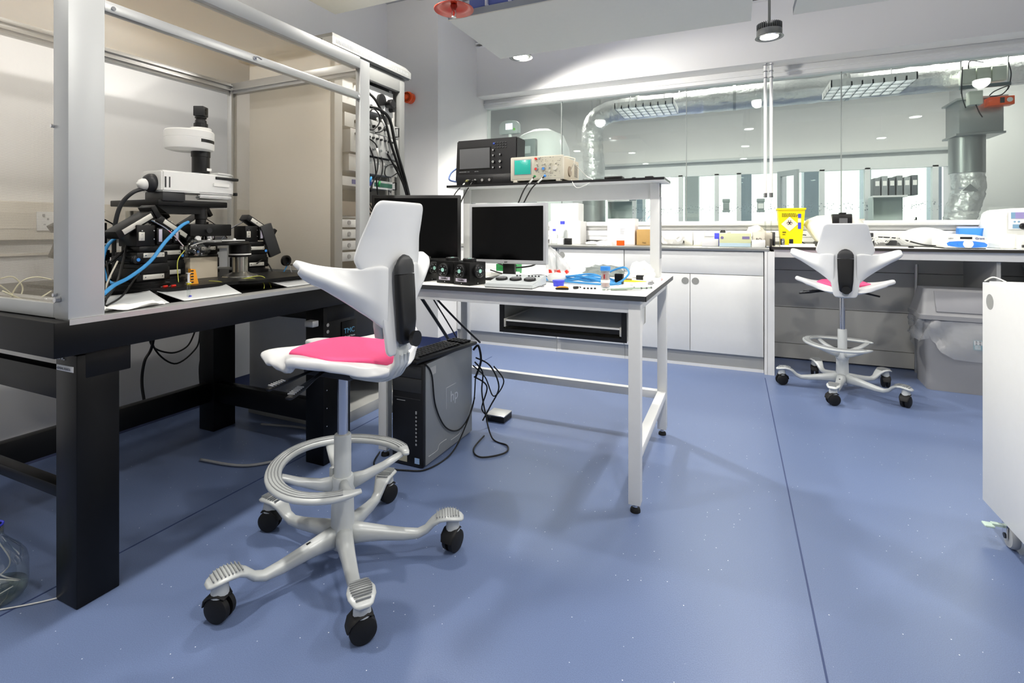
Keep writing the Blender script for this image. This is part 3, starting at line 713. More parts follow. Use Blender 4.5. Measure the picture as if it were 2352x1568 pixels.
# pillar and arm
MB().cyl((-.20, -.12, 0), (-.20, -.12, .28), .055, seg=36).build('pillar', mat('pillar_steel', (170, 168, 160), .22, metal=.9), ms)
MB().box(-.27, .045, -.20, .09, .298, .322, .003).build('arm_plate', BLKM, ms)
MB().prism([(-.19, 0), (.03, 0), (-.01, -.03), (-.15, -.03)], .12, Matrix.Translation((-.10, 0, .298)) @ Euler((PI/2, 0, PI/2)).to_matrix().to_4x4()).build('arm_bracket', BLKM, ms)
y0, z0 = yz(347, 450); y1, z1 = yz(522, 408)
c = [(-.075, y0+.005), (-.075, .02), (-.06, .07), (-.03, .105), (.01, .125), (.05, .115), (.075, .08), (.08, .02), (.07, -.06), (.06, y0+.005)]
c = [(x, y) for x, y in c]
MB().prism(c, .083, Matrix.Translation((0, 0, .352)), .006).build('illuminator_body', MWH, ms)
MB().prism([(x*.9, y*.93+.004) for x, y in c if y > -.1], .018, Matrix.Translation((0, 0, .334)), .005).build('lower_body', MWH, ms)
MB().prism([(x*1.0, min(y, .115)) for x, y in c if y > -.06], .008, Matrix.Translation((0, 0, .436)), .003).build('top_plate', MWH, ms)
MB().box(-.06, .055, y0+.01, y0+.10, .315, .353, .006).build('dark_cheek', DGREY, ms)
sl_ = MB()
for yy in (-.185, -.170, -.148): sl_.box(.058, .0625, yy, yy+.005, .368, .410)
sl_.build('vent_slots', DGREY, ms)
MB().lathe([(.037, 0), (.036, -.012), (.028, -.024), (.017, -.028)], c=(0, y0+.004, .385), axis='Y').build('lamp_dome', DGREY, ms, smooth=True)
MB().lathe([(.022, -.018), (.022, -.036), (.017, -.046), (.009, -.05), (.006, -.055)], c=(0, y0+.004, .378), axis='Y').build('lamp_plug', MWH, ms, smooth=True)
ts = MB()
for k in range(20):
    a0_ = -.25+1.75*k/20
ring = lambda R0, R1, z0_, z1_, a0_, a1_, cx, cy: [None]
def arc_band(mb, cx, cy, r, a0_, a1_, z0_, z1_, th=.002, n=18):
    for k in range(n):
        a, b = a0_+(a1_-a0_)*k/n, a0_+(a1_-a0_)*(k+1)/n
        p = [(cx+rr*math.cos(t_), cy+rr*math.sin(t_)) for rr, t_ in ((r, a), (r+th, a), (r+th, b), (r, b))]
        mb.prism([(x, y) for x, y in p], z1_-z0_, Matrix.Translation((0, 0, z0_)))
    return mb
MB().box(.055, .0835, .01, .115, .415, .4265, .002, Matrix.Rotation(.0, 4, 'Z')).build('filter_wheel', BLK, ms)
MB().box(.082, .0845, .0, .07, .385, .398).build('control_label', PAPER, ms)
MB().box(.04, .06, .118, .128, .352, .366, .002).build('black_stop', BLK, ms)
# tube, turret drum, camera
MB().lathe([(.033, .444), (.0335, .446), (.0335, .51), (.036, .512), (.036, .534), (.034, .535)]).build('tube', BLK, ms, ang=.5)
MB().box(.032, .0345, .004, .024, .452, .463).build('tube_label', PAPER, ms)
MB().lathe([(.0, .534), (.07, .534), (.088, .539), (.0905, .546), (.0905, .583), (.0895, .584), (.0905, .585), (.0905, .612), (.087, .617), (.0, .6185)], c=(-.02, -.035, 0), seg=48).build('turret_drum', MWH, ms, ang=.5)
arc_band(MB(), -.02, -.035, .0895, -.12, .75, .566, .579).build('drum_dial', BLK, ms)
MB().lathe([(.04, .617), (.04, .632), (.038, .634), (0, .634)]).build('drum_collar', MWH, ms, ang=.5)
MB().lathe([(.0265, .634), (.0265, .653), (.0225, .655), (.021, .668), (.018, .67), (.018, .674), (.022, .676), (.022, .682)]).build('camera_mount', BLK, ms, ang=.5)
cm = MB().obox((0, 0, .705), (.042, .042, .042), (0, 0, .5), .003).build('camera', DGREY, ms)
d_ = MB()
for zz_ in (.698, .713): d_.cyl((.0217*math.cos(.5), .0217*math.sin(.5), zz_), (.0235*math.cos(.5), .0235*math.sin(.5), zz_), .006, seg=16)
d_.build('camera_port', BLK, cm)
MB().cyl((0, 0, .726), (0, 0, .737), .003).build('camera_knob', WPLAST, cm)
# nosepiece
MB().lathe([(.0235, .298), (.0235, .248), (.020, .246), (.020, .218)], c=(0, 0, 0)).build('focus_tube', BLK, ms, ang=.5)
MB().box(-.045, .045, -.075, .11, .175, .226, .004).build('nosepiece', BLKM, ms)
MB().lathe([(.017, .178), (.0165, .155), (.010, .13), (.006, .127)], c=(.02, .02, 0)).build('objective', CHROME, ms, ang=.5)
MB().lathe([(.012, 0), (.012, .006)], c=(.045, -.045, .165), axis='X').build('knob', WPLAST, ms)
MB().lathe([(.012, 0), (.012, .01)], c=(.046, .0, .20), axis='X').build('knob', CHROME, ms)

# stage
ORG = V(-2.0, 1.47, .843)
stg = thing('stage_platform', 'black round stage on cylindrical posts under the objective', 'stage', ORG)
MB().lathe([(.0, .138), (.145, .138), (.148, .141), (.148, .147), (.145, .150), (0, .150)], c=(-.06, -.02, 0), seg=48).build('stage_disc', BLKM, stg, ang=.5)
MB().lathe([(.072, 0), (.07, .004), (.04, .014), (.031, .02), (.031, .085), (.036, .087), (.036, .098)], c=(.03, .05, 0)).build('post', mat('post_steel', (168, 166, 158), .2, metal=.9), stg, ang=.5)
MB().lathe([(.043, .087), (.043, .137)], c=(.03, .05, 0)).build('post_sleeve', BLKM, stg, ang=.5)
MB().lathe([(.0435, .094), (.0435, .099)], c=(.03, .05, 0)).build('post_band', PAPER, stg, ang=.5)
MB().lathe([(.045, .085), (.045, .094)], c=(.03, .05, 0)).build('post_sleeve', BLKM, stg, ang=.5)
MB().lathe([(.05, 0), (.032, .01), (.032, .138)], c=(-.15, -.1, 0)).build('post', MATS['post_steel'], stg, ang=.5)
MB().obox((.02, -.09, .155), (.09, .05, .01), (0, 0, .4), .002).obox((.0, .02, .156), (.08, .10, .006), (0, 0, -.2), .002).build('holder_clip', ALU, stg)
MB().sph((.02, .03, .158), .008, seg=10).sph((-.03, -.05, .158), .007, seg=10).build('clamp_knob', WPLAST, stg)
MB().tube([(.05, -.12, .154), (.07, -.16, .15), (.08, -.2, .14)], .0025).build('pipe', ALU, stg)

# micromanipulators
CLAMP = mat('pale_metal_strip', (205, 203, 194), .35, metal=.4)
def manipulator(x, y, rz, label, h=.27, mirror=1, blade=True):
    h = h-.03
    t = thing('micromanipulator', label, 'manipulator', (x, y, .843), rz, 'black micromanipulators around the stage')
    m_ = mirror
    MB().lathe([(.0, 0), (.085, 0), (.085, .012), (.07, .014), (.07, .022), (.06, .024), (0, .024)], seg=36).build('turntable', BLKM, t, ang=.5)
    MB().box(-.06, .06, -.06, .06, .024, .07, .003).box(-.066, .066, -.05, .05, .05, .085, .003).build('base_slide', BLKM, t)
    MB().box(-.055, .055, -.055, .055, .085, .125, .003).box(-.05, .05, -.07, .07, .095, .112, .003).build('cross_slide', BLKM, t)
    MB().box(-.045, .045, -.04, .05, .125, .145, .003).build('riser', BLKM, t)
    MB().box(-.05, .04, -.045, .02, .145, h, .003).build('vertical_slide', BLKM, t)
    MB().box(-.04, .045, .022, .05, .15, h-.01, .003).build('motor_housing', BLKM, t)
    for (yy, z0, z1, w_) in ((-.03, .165, h-.025, .012),):
        MB().box(.0402, .044, yy-w_/2-.004, yy+w_/2+.004, z0, z1, .001).build('clamp_strip', CLAMP, t)
    MB().box(.0602, .064, -.04, .035, .03, .047, .001).build('clamp_strip', CLAMP, t)
    MB().box(.0552, .059, -.035, .04, .088+.018, .088+.034, .001).build('clamp_strip', CLAMP, t)
    MB().box(.0452, .0475, .028, .040, .16, .205, .0005).build('maker_strip', mat('maker_strip', (196, 190, 206), .4), t)
    sc = MB()
    for (yy, z) in ((-.03, .172), (-.03, h-.033), (-.032, .0385), (.028, .0385), (-.028, .114), (.033, .114), (.0, .06), (.02, .06), (-.03, .2), (.012, .2), (.012, .17), (.012, .235)):
        sc.cyl((.04, yy, z), (.0655 if z < .05 else .0605 if z < .12 else .0455, yy, z), .0022, seg=8)
    sc.build('screws', CHROME, t)
    MB().lathe([(.016, 0), (.016, .022), (.013, .024), (0, .024)], c=(.03, .05*m_, .1), axis='X').build('dial', BLK, t, ang=.5)
    MB().lathe([(.006, .024), (.006, .026), (0, .026)], c=(.03, .05*m_, .1), axis='X').build('dial_cap', BLUE, t)
    # inclined probe slide
    R = Matrix.Translation((.0, .03*m_, h-.01)) @ Matrix.Rotation(-.55*m_, 4, 'X')
    ps = MB().box(-.03, .03, -.075, .085, 0, .03, .003, R).build('probe_slide', BLKM, t)
    MB().box(.0305, .0335, -.055, .06, .006, .024, .001, R).build('name_plate', CLAMP, ps)
    MB().box(-.034, .034, .07, .09, -.006, .042, .003, R).build('end_stop', BLKM, ps)
    if blade:
        R2 = Matrix.Translation((.045, .075*m_, h-.06)) @ Matrix.Rotation(.35*m_, 4, 'X')
        MB().box(-.01, .01, -.03, .03, -.09, .07, .003, R2).build('side_plate', DGREY, t)
    MB().tube([(.0, -.03*m_, h+.02), (.0, -.10*m_, h-.02), (.01, -.15*m_, h-.08)], .003).build('probe', CHROME, t)
    return t
manipulator(-2.28, 1.10, 0, 'black manipulator furthest left, behind the tall blue cable', .27, -1, blade=True)
manipulator(-1.93, 1.10, .1, 'black manipulator in front at the left under the arching blue cable', .25, -1, blade=False)
manipulator(-2.25, 1.33, .1, 'black manipulator just left of the objective in front of the steel pillar', .255, -1, blade=False)
manipulator(-2.06, 1.24, .15, 'black manipulator under the left end of the microscope arm', .235, 1, blade=False)
manipulator(-2.14, 1.70, -.1, 'black manipulator right of the stage with a slanted side plate', .25, 1, blade=True)
manipulator(-2.33, 1.58, .1, 'black manipulator behind the stage with a slanting name plate', .27, -1, blade=False)

ORG = V(0, 0, 0)
def loose(mb, name, m, label, cat, group=None, **k):
    o = mb.build(name, m, None, **k); o['label'] = label; o['category'] = cat
    if group: o['group'] = group
    return o
loose(MB().box(-2.12, -2.03, 1.34, 1.46, .843, .93, .002), 'carton', mat('cream_card', (214, 202, 180), .8), 'cream cardboard carton under the microscope stage', 'box')
random.seed(5)
def crumple(c, sx, sy, sz, n=14, k=.25, seed=1):
    rnd = random.Random(seed); mb = MB(); t = bmesh.new(); bmesh.ops.create_icosphere(t, subdivisions=3, radius=1)
    for v in t.verts:
        f = 1+rnd.uniform(-k, k); v.co = Vector((v.co.x*sx*f, v.co.y*sy*f, max(v.co.z, -.55)*sz*(1+rnd.uniform(-k, k)) if v.co.z > -.5 else -.55*sz))+Vector(c)
    mb._merge(t); return mb
loose(crumple((-1.97, 1.33, .965), .03, .045, .04, seed=2), 'plastic_bag', CLEAR, 'clear crinkled bag hanging beside the carton under the stage', 'bag')
# orange block, syringe, pegs
ob = thing('peg_holder', 'orange wedge holder with black pegs on the breadboard', 'holder', (-1.86, 1.235, .843))
MB().prism([(-.016, 0), (.016, 0), (.004, .055), (-.014, .058)], .014, facing((0, 0, 0), '+x')).build('wedge', AMBER, ob)
for k in range(5): MB().obox((.0145, -.009+.0016*k*0, .008+.0105*k), (.004, .010, .005), (.0, 0, 0), .001).build('peg', BLK, ob)
sy = thing('syringe', 'upright plastic syringe with blue tip before the orange holder', 'syringe', (-1.72, 1.13, .8056))
MB().cyl((0, 0, .01), (0, 0, .06), .0055, seg=16).build('barrel', CLEAR, sy)
MB().cyl((0, 0, .06), (0, 0, .09), .0035).cyl((0, 0, .09), (0, 0, .092), .007).box(-.01, .01, -.003, .003, .058, .06).build('plunger', WPLAST, sy)
MB().cyl((0, 0, 0), (0, 0, .01), .0045).box(-.004, .004, .004, .008, 0, .014).build('tip', VIOLET, sy)
for (x, y, m_, lb) in ((-1.83, 1.12, RED, 'left red peg lying on the breadboard'), (-1.825, 1.145, RED, 'right red peg lying on the breadboard'), (-1.84, 1.21, YELLOW, 'yellow peg lying on the breadboard near the orange holder')):
    t = thing('peg', lb, 'peg', (x, y, .843), .3, 'small pegs on the breadboard')
    MB().cyl((0, -.008, .004), (0, .008, .004), .004).build('grip', m_, t); MB().cyl((0, -.02, .004), (0, -.008, .004), .0012).build('pin', CHROME, t)
# ferrite ring and its leads
fr_ = thing('ferrite_ring', 'black ferrite ring with leads looped through, right of the manipulators', 'ring', (-2.12, 1.90, .885))
MB().lathe([(.018, -.008), (.027, -.008), (.028, -.005), (.028, .005), (.027, .008), (.018, .008), (.018, -.008)], axis='X', c=(0, 0, 0)).build('ring', BLK, fr_, ang=.5)
def cablet(pts, r, m_, name, label, group=None, sub=8):
    return loose(MB().tube(pts, r, 8, sub=sub), name, m_, label, 'cable', group, smooth=True)
g = 'wires on the optical table'
cablet([at(662, 600, -2.12)+V(0, 0, -.01), at(640, 640, -2.1)+V(0, 0, 0), at(600, 655, -2.0)], .003, BCABLE, 'wire', 'pale blue lead running left from the ferrite ring', g)
cablet([at(664, 605, -2.12), at(672, 630, -2.08), at(690, 655, -2.05)], .0025, GREYP, 'wire', 'grey lead dropping right of the ferrite ring', g)
cablet([at(590, 605, -2.05), at(610, 598, -2.08), at(640, 650, -2.03)], .003, CABLE, 'wire', 'black wire arching right from the right manipulator', g)
cablet([at(660, 608, -2.12), at(690, 610, -2.15), at(735, 625, -2.2)], .003, CABLE, 'wire', 'black wire leading right from the ferrite ring', g)
cablet([at(560, 640, -1.86), at(600, 634, -1.82), at(620, 652, -1.79), at(623, 672, -1.78)], .0016, YCABLE, 'wire', 'yellow-green wire curling over the breadboard right edge', g)
cablet([at(545, 640, -1.9), at(585, 640, -1.82), at(605, 650, -1.79), at(606, 664, -1.775)], .0016, YCABLE, 'wire', 'shorter yellow-green wire beside the curling one', g)
cablet([at(480, 645, -1.9), at(510, 648, -1.82), at(525, 660, -1.79), at(530, 668, -1.78)], .0016, YCABLE, 'wire', 'yellow-green wire before the conical post base', g)
cablet([at(424, 575, -1.93), at(408, 600, -1.92), at(410, 648, -1.87)], .0016, YCABLE, 'wire', 'yellow-green wire hanging left of the orange holder', g)
cablet([at(432, 510, -1.93), at(415, 520, -1.9), at(380, 555, -1.86), at(345, 600, -1.84), at(300, 635, -1.80), at(262, 655, -1.76), at(238, 675, -1.72)], .006, BCABLE, 'wire', 'thick blue cable falling from the centre down to the cage post', g)
cablet([at(345, 505, -2.1), at(318, 508, -2.05), at(290, 530, -2.0), at(250, 560, -1.98), at(236, 600, -1.97), at(245, 640, -1.9), at(262, 652, -1.86)], .0055, BCABLE, 'wire', 'blue cable arching over the left manipulators', g)
cablet([at(332, 433, -2.08), at(305, 442, -2.08), at(278, 470, -2.1), at(264, 520, -2.12), at(262, 590, -2.15), at(262, 640, -2.15)], .0075, DGREY, 'lamp_cable', 'dark grey lamp cable arching down from the microscope', g)
cablet([at(350, 505, -2.05), at(320, 510, -2.0), at(298, 560, -1.95), at(262, 595, -1.92), at(238, 612, -1.9)], .004, CABLE, 'wire', 'black cable over the left manipulators toward the post', g)
cablet([at(330, 500, -2.1), at(300, 530, -2.0), at(285, 590, -1.9), at(268, 650, -1.8), at(240, 690, -1.73)], .004, CABLE, 'wire', 'long black cable dropping to the cage corner', g)
cablet([at(340, 600, -1.86), at(310, 640, -1.83), at(280, 680, -1.76), at(245, 702, -1.70)], .003, CABLE, 'wire', 'black cable crossing in front of the left manipulator', g)
for i, (a, b, c2) in enumerate([((236, 590), (240, 640), (238, 690)), ((245, 600), (250, 660), (240, 700)), ((270, 600), (246, 650), (236, 696))]):
    cablet([at(*a, -1.9), at(*b, -1.82), at(*c2, -1.74)], .0028, (CABLE, CABLE, BEIGE)[i], 'wire', ('black wire hanging just right of the cage post', 'second black wire hanging right of the cage post', 'cream wire hanging right of the cage post')[i], g)
# tubing coils inside the left of the cage
for i, pts in enumerate([[(0, 640), (30, 636), (52, 660), (40, 690), (10, 700)], [(20, 690), (45, 650), (80, 636), (118, 642)], [(0, 655), (20, 670), (55, 705)], [(40, 702), (80, 690), (118, 668)], [(5, 668), (60, 690), (118, 700)]]):
    cablet([at(u, v, -2.15+.05*i) for u, v in pts], .0022, mat('clear_tubing', (226, 222, 190), .3), 'tubing', ['clear tube looping at the far left of the cage', 'clear tube arching to the cage post', 'clear tube sloping down at the cage left', 'clear tube rising right to the cage post', 'clear tube lying along the cage floor'][i], 'clear tubing in the cage')
loose(MB().box(-2.35, -1.95, .82, .86, .8056, .835, .002), 'rail', ALU, 'aluminium bar lying in the left of the cage', 'bar')

# under-table cables along the wall
g = 'cables hanging below the optical table'
cablet([V(-2.58, 1.55, .70), at(350, 792, -2.75), at(332, 830, -2.75), at(326, 880, -2.75), at(335, 940, -2.7)], .007, CABLE, 'cable', 'thick black cable hanging below the optical table', g)
cablet([V(-2.58, 1.55, .70), at(350, 788, -2.8), at(400, 835, -2.8), at(450, 800, -2.8), at(460, 760, -2.8)], .0045, CABLE, 'cable', 'large loop of cable below the optical table', g)
cablet([V(-2.58, 1.54, .70), at(345, 785, -2.8), at(390, 810, -2.8), at(430, 795, -2.8), at(450, 755, -2.8)], .0045, CABLE, 'cable', 'small loop of cable below the optical table', g)
cablet([V(-2.58, 1.9, .70), at(478, 795, -2.8), at(462, 820, -2.8), at(458, 860, -2.8), at(465, 930, -2.75)], .004, CABLE, 'cable', 'thin cable hanging left of the rear table leg', g)
cablet([(-2.3, 1.9, .012), (-2.0, 1.95, .01), (-1.85, 1.75, .01), (-1.95, 1.55, .01), (-2.2, 1.5, .01)], .006, GREYP, 'cable', 'grey cable on the floor under the optical table', g)

# big glass bottle at the left edge
jr = thing('glass_bottle', 'big round clear glass bottle with tubing on the floor', 'bottle', (-1.92, .70, 0))
MB().lathe([(0, .004), (.062, .003), (.075, .012), (.0785, .03), (.0785, .085), (.074, .11), (.06, .135), (.04, .158), (.028, .175), (.0235, .19), (.023, .207)], seg=40).build('glass_wall', CLEAR, jr, smooth=True)
MB().lathe([(.0245, .207), (.027, .209), (.027, .2125), (.0245, .214), (.022, .212), (.022, .208), (.0245, .207)]).build('pour_ring', VIOLET, jr, smooth=True)
th = MB()
for z in (.185, .191, .197, .203): th.lathe([(.0235, z), (.0258, z+.0015), (.0235, z+.003)])
th.build('thread', CLEAR, jr, smooth=True)
MB().lathe([(0, .006), (.07, .007), (.075, .02), (.075, .03), (0, .03)], seg=36).build('liquid', glass_mat('liquid', (.86, .9, .84), .03), jr, smooth=True)
for k in range(4):
    a = k*1.5; MB().tube([(.01*math.cos(a), .01*math.sin(a), .23), (.012*math.cos(a), .012*math.sin(a), .17), (.04*math.cos(a), .04*math.sin(a), .09), (.06*math.cos(a+1), .06*math.sin(a+1), .035), (.05*math.cos(a+2.5), .05*math.sin(a+2.5), .03)], .0018).build('tube', WCABLE, jr, smooth=True)
MB().box(-.016, .01, -.025, -.0235, .183, .2).build('warning_sticker', RED, jr)
cablet([(-1.93, .62, .004), (-1.80, .73, .004), (-1.74, .80, .004), (-1.72, .86, .004)], .002, WCABLE, 'tubing', 'white tube on the floor beside the glass bottle')
# ================================================================== EQUIPMENT RACK
CAPG = mat('rack_cap_grey', (128, 129, 127), .5)
rk = thing('equipment_rack', 'tall pale grey equipment rack with a vented cap', 'rack', (-2.22, 2.31, 0))
def rb(mb, x0, x1, y0, y1, z0, z1, bev=0.): return mb.box(x0+2.22, x1+2.22, y0-2.31, y1-2.31, z0, z1, bev)
rb(MB(), -2.53, -1.93, 2.012, 2.03, .06, 1.985, .002).build('side_panel', RACKP, rk)
rb(MB(), -2.53, -1.93, 2.60, 2.618, .06, 1.985, .002).build('side_panel', RACKP, rk)
rb(MB(), -2.54, -2.52, 2.03, 2.60, .06, 1.985).build('back_panel', GREYP, rk)
for y0, y1 in ((2.012, 2.07), (2.57, 2.618)): rb(MB(), -1.93, -1.90, y0, y1, .03, 1.985, .003).build('front_post', CAPG, rk)
rb(MB(), -1.93, -1.90, 2.07, 2.57, 1.90, 1.985, .002).build('header', CAPG, rk)
rb(MB(), -2.54, -1.90, 2.012, 2.618, .0, .06, .002).build('plinth', LGREYM, rk)
for y in (2.10, 2.535):
    r_ = rb(MB(), -1.955, -1.945, y-.012, y+.012, .08, 1.90).build('rack_rail', LGREYM, rk)
    hm = MB()
    for k in range(60): rb(hm, -1.9452, -1.944, y-.003, y+.003, .1+k*.03, .108+k*.03)
    hm.build('rail_holes', INK, r_)
cpm = MB().prism([(-.345, -.34), (-.345, .34), (.33, .34), (.33, -.34)], .012, Matrix.Translation((0, 0, 1.99)))
cpm.prism([(-.315, -.31), (-.315, .31), (.3, .31), (.3, -.31)], .05, Matrix.Translation((0, 0, 1.985))).build('cap', CAPG, rk)
CAPM = MB(); lo = [(-.345, -.34), (.345, -.34), (.345, .34), (-.345, .34)]; hi = [(-.32, -.315), (.32, -.315), (.32, .315), (-.32, .315)]
vs1 = [CAPM.bm.verts.new((x, y, 1.995)) for x, y in lo]; vs2 = [CAPM.bm.verts.new((x, y, 2.035)) for x, y in lo]; vs3 = [CAPM.bm.verts.new((x, y, 2.065)) for x, y in hi]
for k in range(4):
    CAPM.bm.faces.new((vs1[k], vs1[(k+1) % 4], vs2[(k+1) % 4], vs2[k])); CAPM.bm.faces.new((vs2[k], vs2[(k+1) % 4], vs3[(k+1) % 4], vs3[k]))
CAPM.bm.faces.new(vs3); CAPM.bm.faces.new(vs1[::-1]); CAPM.build('cap_hood', CAPG, rk)
vt = MB()
for k in range(26): vt.obox((-.28+k*.022, -.3405, 2.016), (.006, .003, .03), (0, .35, 0))
vt.build('cap_vents', INK, rk)
vt = MB()
for k in range(60): vt.obox((.3455, -.31+k*.0105, 2.016), (.002, .0035, .02))
vt.build('cap_vents', GROOVE, rk)
def module(z0, z1, x, label, name='rack_module', m_=None, d=.25, y0=2.085, y1=2.55):
    t = thing(name, label, 'instrument', (x, (y0+y1)/2, z0), 0, 'instruments mounted in the rack'); w_ = (y1-y0)/2; h = z1-z0
    MB().box(-.003, 0, -w_, w_, 0, h, .001).build('front_panel', m_ or LGREYM, t)
    MB().box(-d, -.003, -w_+.012, w_-.012, .002, h-.002).build('chassis', GREYP, t)
    return t, w_, h
def knobs(t, pts, r, m_, name='knob', d=.012):
    for y, z in pts: MB().lathe([(r, 0), (r*.9, d), (0, d)], c=(.0, y, z), axis='X', seg=16).build(name, m_, t, ang=.5)
PNL = mat('rack_panel_white', (228, 229, 226), .35)
t, w_, h = module(1.735, 1.885, -1.938, 'white pressure panel with round gauge high in the rack', 'gauge_panel', PNL)
MB().lathe([(.034, 0), (.034, .018), (.029, .02)], c=(0, .11, .085), axis='X').build('gauge_case', BLK, t, ang=.5)
MB().lathe([(.027, .0185), (0, .0188)], c=(0, .11, .085), axis='X').build('gauge_dial', PAPER, t)
MB().obox((.0195, .11, .088), (.0015, .003, .028), (.6, 0, 0)).build('gauge_needle', INK, t)
MB().lathe([(.02, 0), (.02, .02), (.028, .022), (.028, .045), (.02, .05), (0, .05)], c=(0, .17, .07), axis='X').build('regulator_knob', BLK, t, ang=.5)
knobs(t, [(.205, .045)], .017, BLK, d=.03); knobs(t, [(-.12, .12), (-.06, .12), (-.16, .05), (.02, .03)], .007, BLK)
MB().box(0, .008, -.03, -.01, .06, .11).build('switch', BLK, t)
t, w_, h = module(1.60, 1.675, -1.90, 'grey amplifier with handles below the gauge panel', 'amplifier', LGREYM, .3)
MB().tube([(0, .205, .01), (.025, .205, .01), (.025, .205, .062), (0, .205, .062)], .004, smooth=False).build('handle', BLK, t)
knobs(t, [(-.15+.05*k, .037) for k in range(6)], .01, BLK)
t, w_, h = module(1.46, 1.585, -1.86, 'pale stimulator box crowded with sockets in the rack', 'stimulator', LGREYM, .3, 2.085, 2.50)
knobs(t, [(-.17+.035*k, .10) for k in range(10)], .007, DGREY); knobs(t, [(-.15+.06*k, .035) for k in range(6)], .008, CHROME, 'socket', .014)
t, w_, h = module(1.36, 1.45, -1.87, 'grey controller box under the stimulator', 'controller', LGREYM, .3, 2.085, 2.50)
knobs(t, [(-.12+.07*k, .06) for k in range(5)], .007, CHROME, 'socket', .014)
t, w_, h = module(1.285, 1.335, -1.925, 'thin module with green and blue socket strips in the rack', 'breakout_panel', PNL)
MB().box(0, .006, .04, .2, .012, .036).build('green_strip', mat('teal_board', (50, 110, 90), .5), t); MB().box(0, .006, -.15, .02, .012, .036).build('blue_strip', mat('navy_strip', (56, 70, 150), .5), t)
MB().tube([(0, .215, .004), (.025, .215, .004), (.025, .215, .046), (0, .215, .046)], .004, smooth=False).build('handle', BLK, t)
t, w_, h = module(1.10, 1.14, -1.935, 'slotted blank shelf low in the open part of the rack', 'rack_shelf', LGREYM)
for i in range(4):
    z = .86+.062*i+.012
    t, w_, h = module(z, z+.05, -1.935, ['lowest', 'second lowest', 'second highest', 'highest'][i]+' of four drawer-like modules seen through the mesh', 'drawer_module', PNL)
    MB().lathe([(.013, 0), (.012, .004), (0, .004)], c=(0, -.16, .025), axis='X').build('lock', GREYP, t)
t, w_, h = module(.92+.2, 1.0+.2, -1.93, 'brown-fronted module above the drawer modules', 'blank_panel', mat('brown_grey', (124, 112, 100), .5))
t, w_, h = module(.30, .80, -1.935, 'dark blank panel in the bottom of the rack', 'blank_panel', DGREY)
g = 'cables hanging in and from the rack'
def rcab(pts, r, lb, m_=None, name='cable'):
    cablet([PX(u, v, x) for u, v, x in pts], r, m_ or CABLE, name, lb, g)
rcab([(846, 212, -1.88), (866, 235, -1.85), (885, 280, -1.84), (898, 330, -1.83), (918, 390, -1.82), (938, 447, -1.82), (945, 480, -1.84)], .008, 'thick black cable sweeping from the gauge panel to the monitor')
rcab([(846, 244, -1.87), (872, 252, -1.84), (895, 275, -1.83), (910, 340, -1.82), (930, 410, -1.81), (942, 460, -1.83)], .009, 'second thick black cable sweeping down the rack front')
rcab([(846, 262, -1.84), (858, 250, -1.83), (872, 266, -1.82), (870, 285, -1.82), (857, 297, -1.83), (845, 296, -1.84)], .004, 'looped black cable on the amplifier front')
rcab([(876, 262, -1.83), (884, 285, -1.82), (878, 300, -1.82), (862, 305, -1.84)], .004, 'short curved cable with black plug on the stimulator')
rcab([(848, 318, -1.86), (865, 335, -1.84), (868, 370, -1.84), (865, 398, -1.84), (850, 435, -1.85)], .004, 'cable hanging with a white marker in the middle of the rack')
rcab([(848, 335, -1.86), (860, 370, -1.85), (865, 420, -1.85), (868, 447, -1.86)], .004, 'straight cable hanging left in the rack')
rcab([(868, 344, -1.87), (878, 370, -1.86), (878, 395, -1.86), (870, 420, -1.86)], .004, 'cable curving down to a green plug')
rcab([(882, 340, -1.87), (905, 380, -1.84), (925, 420, -1.82), (935, 455, -1.83)], .006, 'cable bundle leaving the breakout panel to the right')
rcab([(916, 392, -1.82), (905, 378, -1.84), (888, 382, -1.86), (884, 400, -1.86), (895, 407, -1.86), (915, 396, -1.83)], .0035, 'small closed loop of black cable in front of the rack rail')
for i, (u, v, m_, lb) in enumerate(((850, 418, BCABLE, 'blue plug'), (851, 440, CABLE, 'black plug'), (870, 428, GREEN, 'green plug'))):
    p = PX(u, v, -1.85); cablet([p, p+V(0, .01, .03)], .006, m_, 'plug', lb+' dangling on a cable end in the rack')
for i in range(6):
    rcab([(845, 460+i*12, -1.9), (858, 490+i*8, -1.88), (850, 520+i*6, -1.88)], .0035, 'black lead in the tangle left of the black monitor')
for i, (pts, m_) in enumerate(((((866, 270), (868, 280)), WCABLE), (((877, 275), (884, 290)), WCABLE), (((866, 340), (869, 360)), WCABLE))):
    cablet([PX(pts[0][0], pts[0][1], -1.815), PX(pts[1][0], pts[1][1], -1.815)], .0055, m_, 'cable_marker', ['white sleeve on the looped rack cable', 'white sleeve on the short curved rack cable', 'white sleeve on the hanging rack cable'][i])

# ================================================================== COMPUTER BENCH
BX0, BX1, BY0, BY1, BZ = -1.51, -.290, 1.845, 2.71, .806
bn = thing('computer_bench', 'white framed bench with black edged top and raised instrument shelf', 'bench', ((BX0+BX1)/2, (BY0+BY1)/2, 0))
ox, oy = (BX0+BX1)/2, (BY0+BY1)/2
def nb(mb, x0, x1, y0, y1, z0, z1, bev=0.): return mb.box(x0-ox, x1-ox, y0-oy, y1-oy, z0, z1, bev)
wt = nb(MB(), BX0+.002, BX1-.002, BY0+.002, BY1-.002, BZ-.019, BZ, 0).build('worktop', PAPER, bn)
nb(nb(nb(nb(MB(), BX0, BX1, BY0, BY0+.002, BZ-.0195, BZ-.0008), BX0, BX1, BY1-.002, BY1, BZ-.0195, BZ-.0008), BX1-.002, BX1, BY0, BY1, BZ-.0195, BZ-.0008), BX0, BX0+.002, BY0, BY1, BZ-.0195, BZ-.0008).build('edge_band', mat('bench_edge', (58, 60, 62), .4), wt)
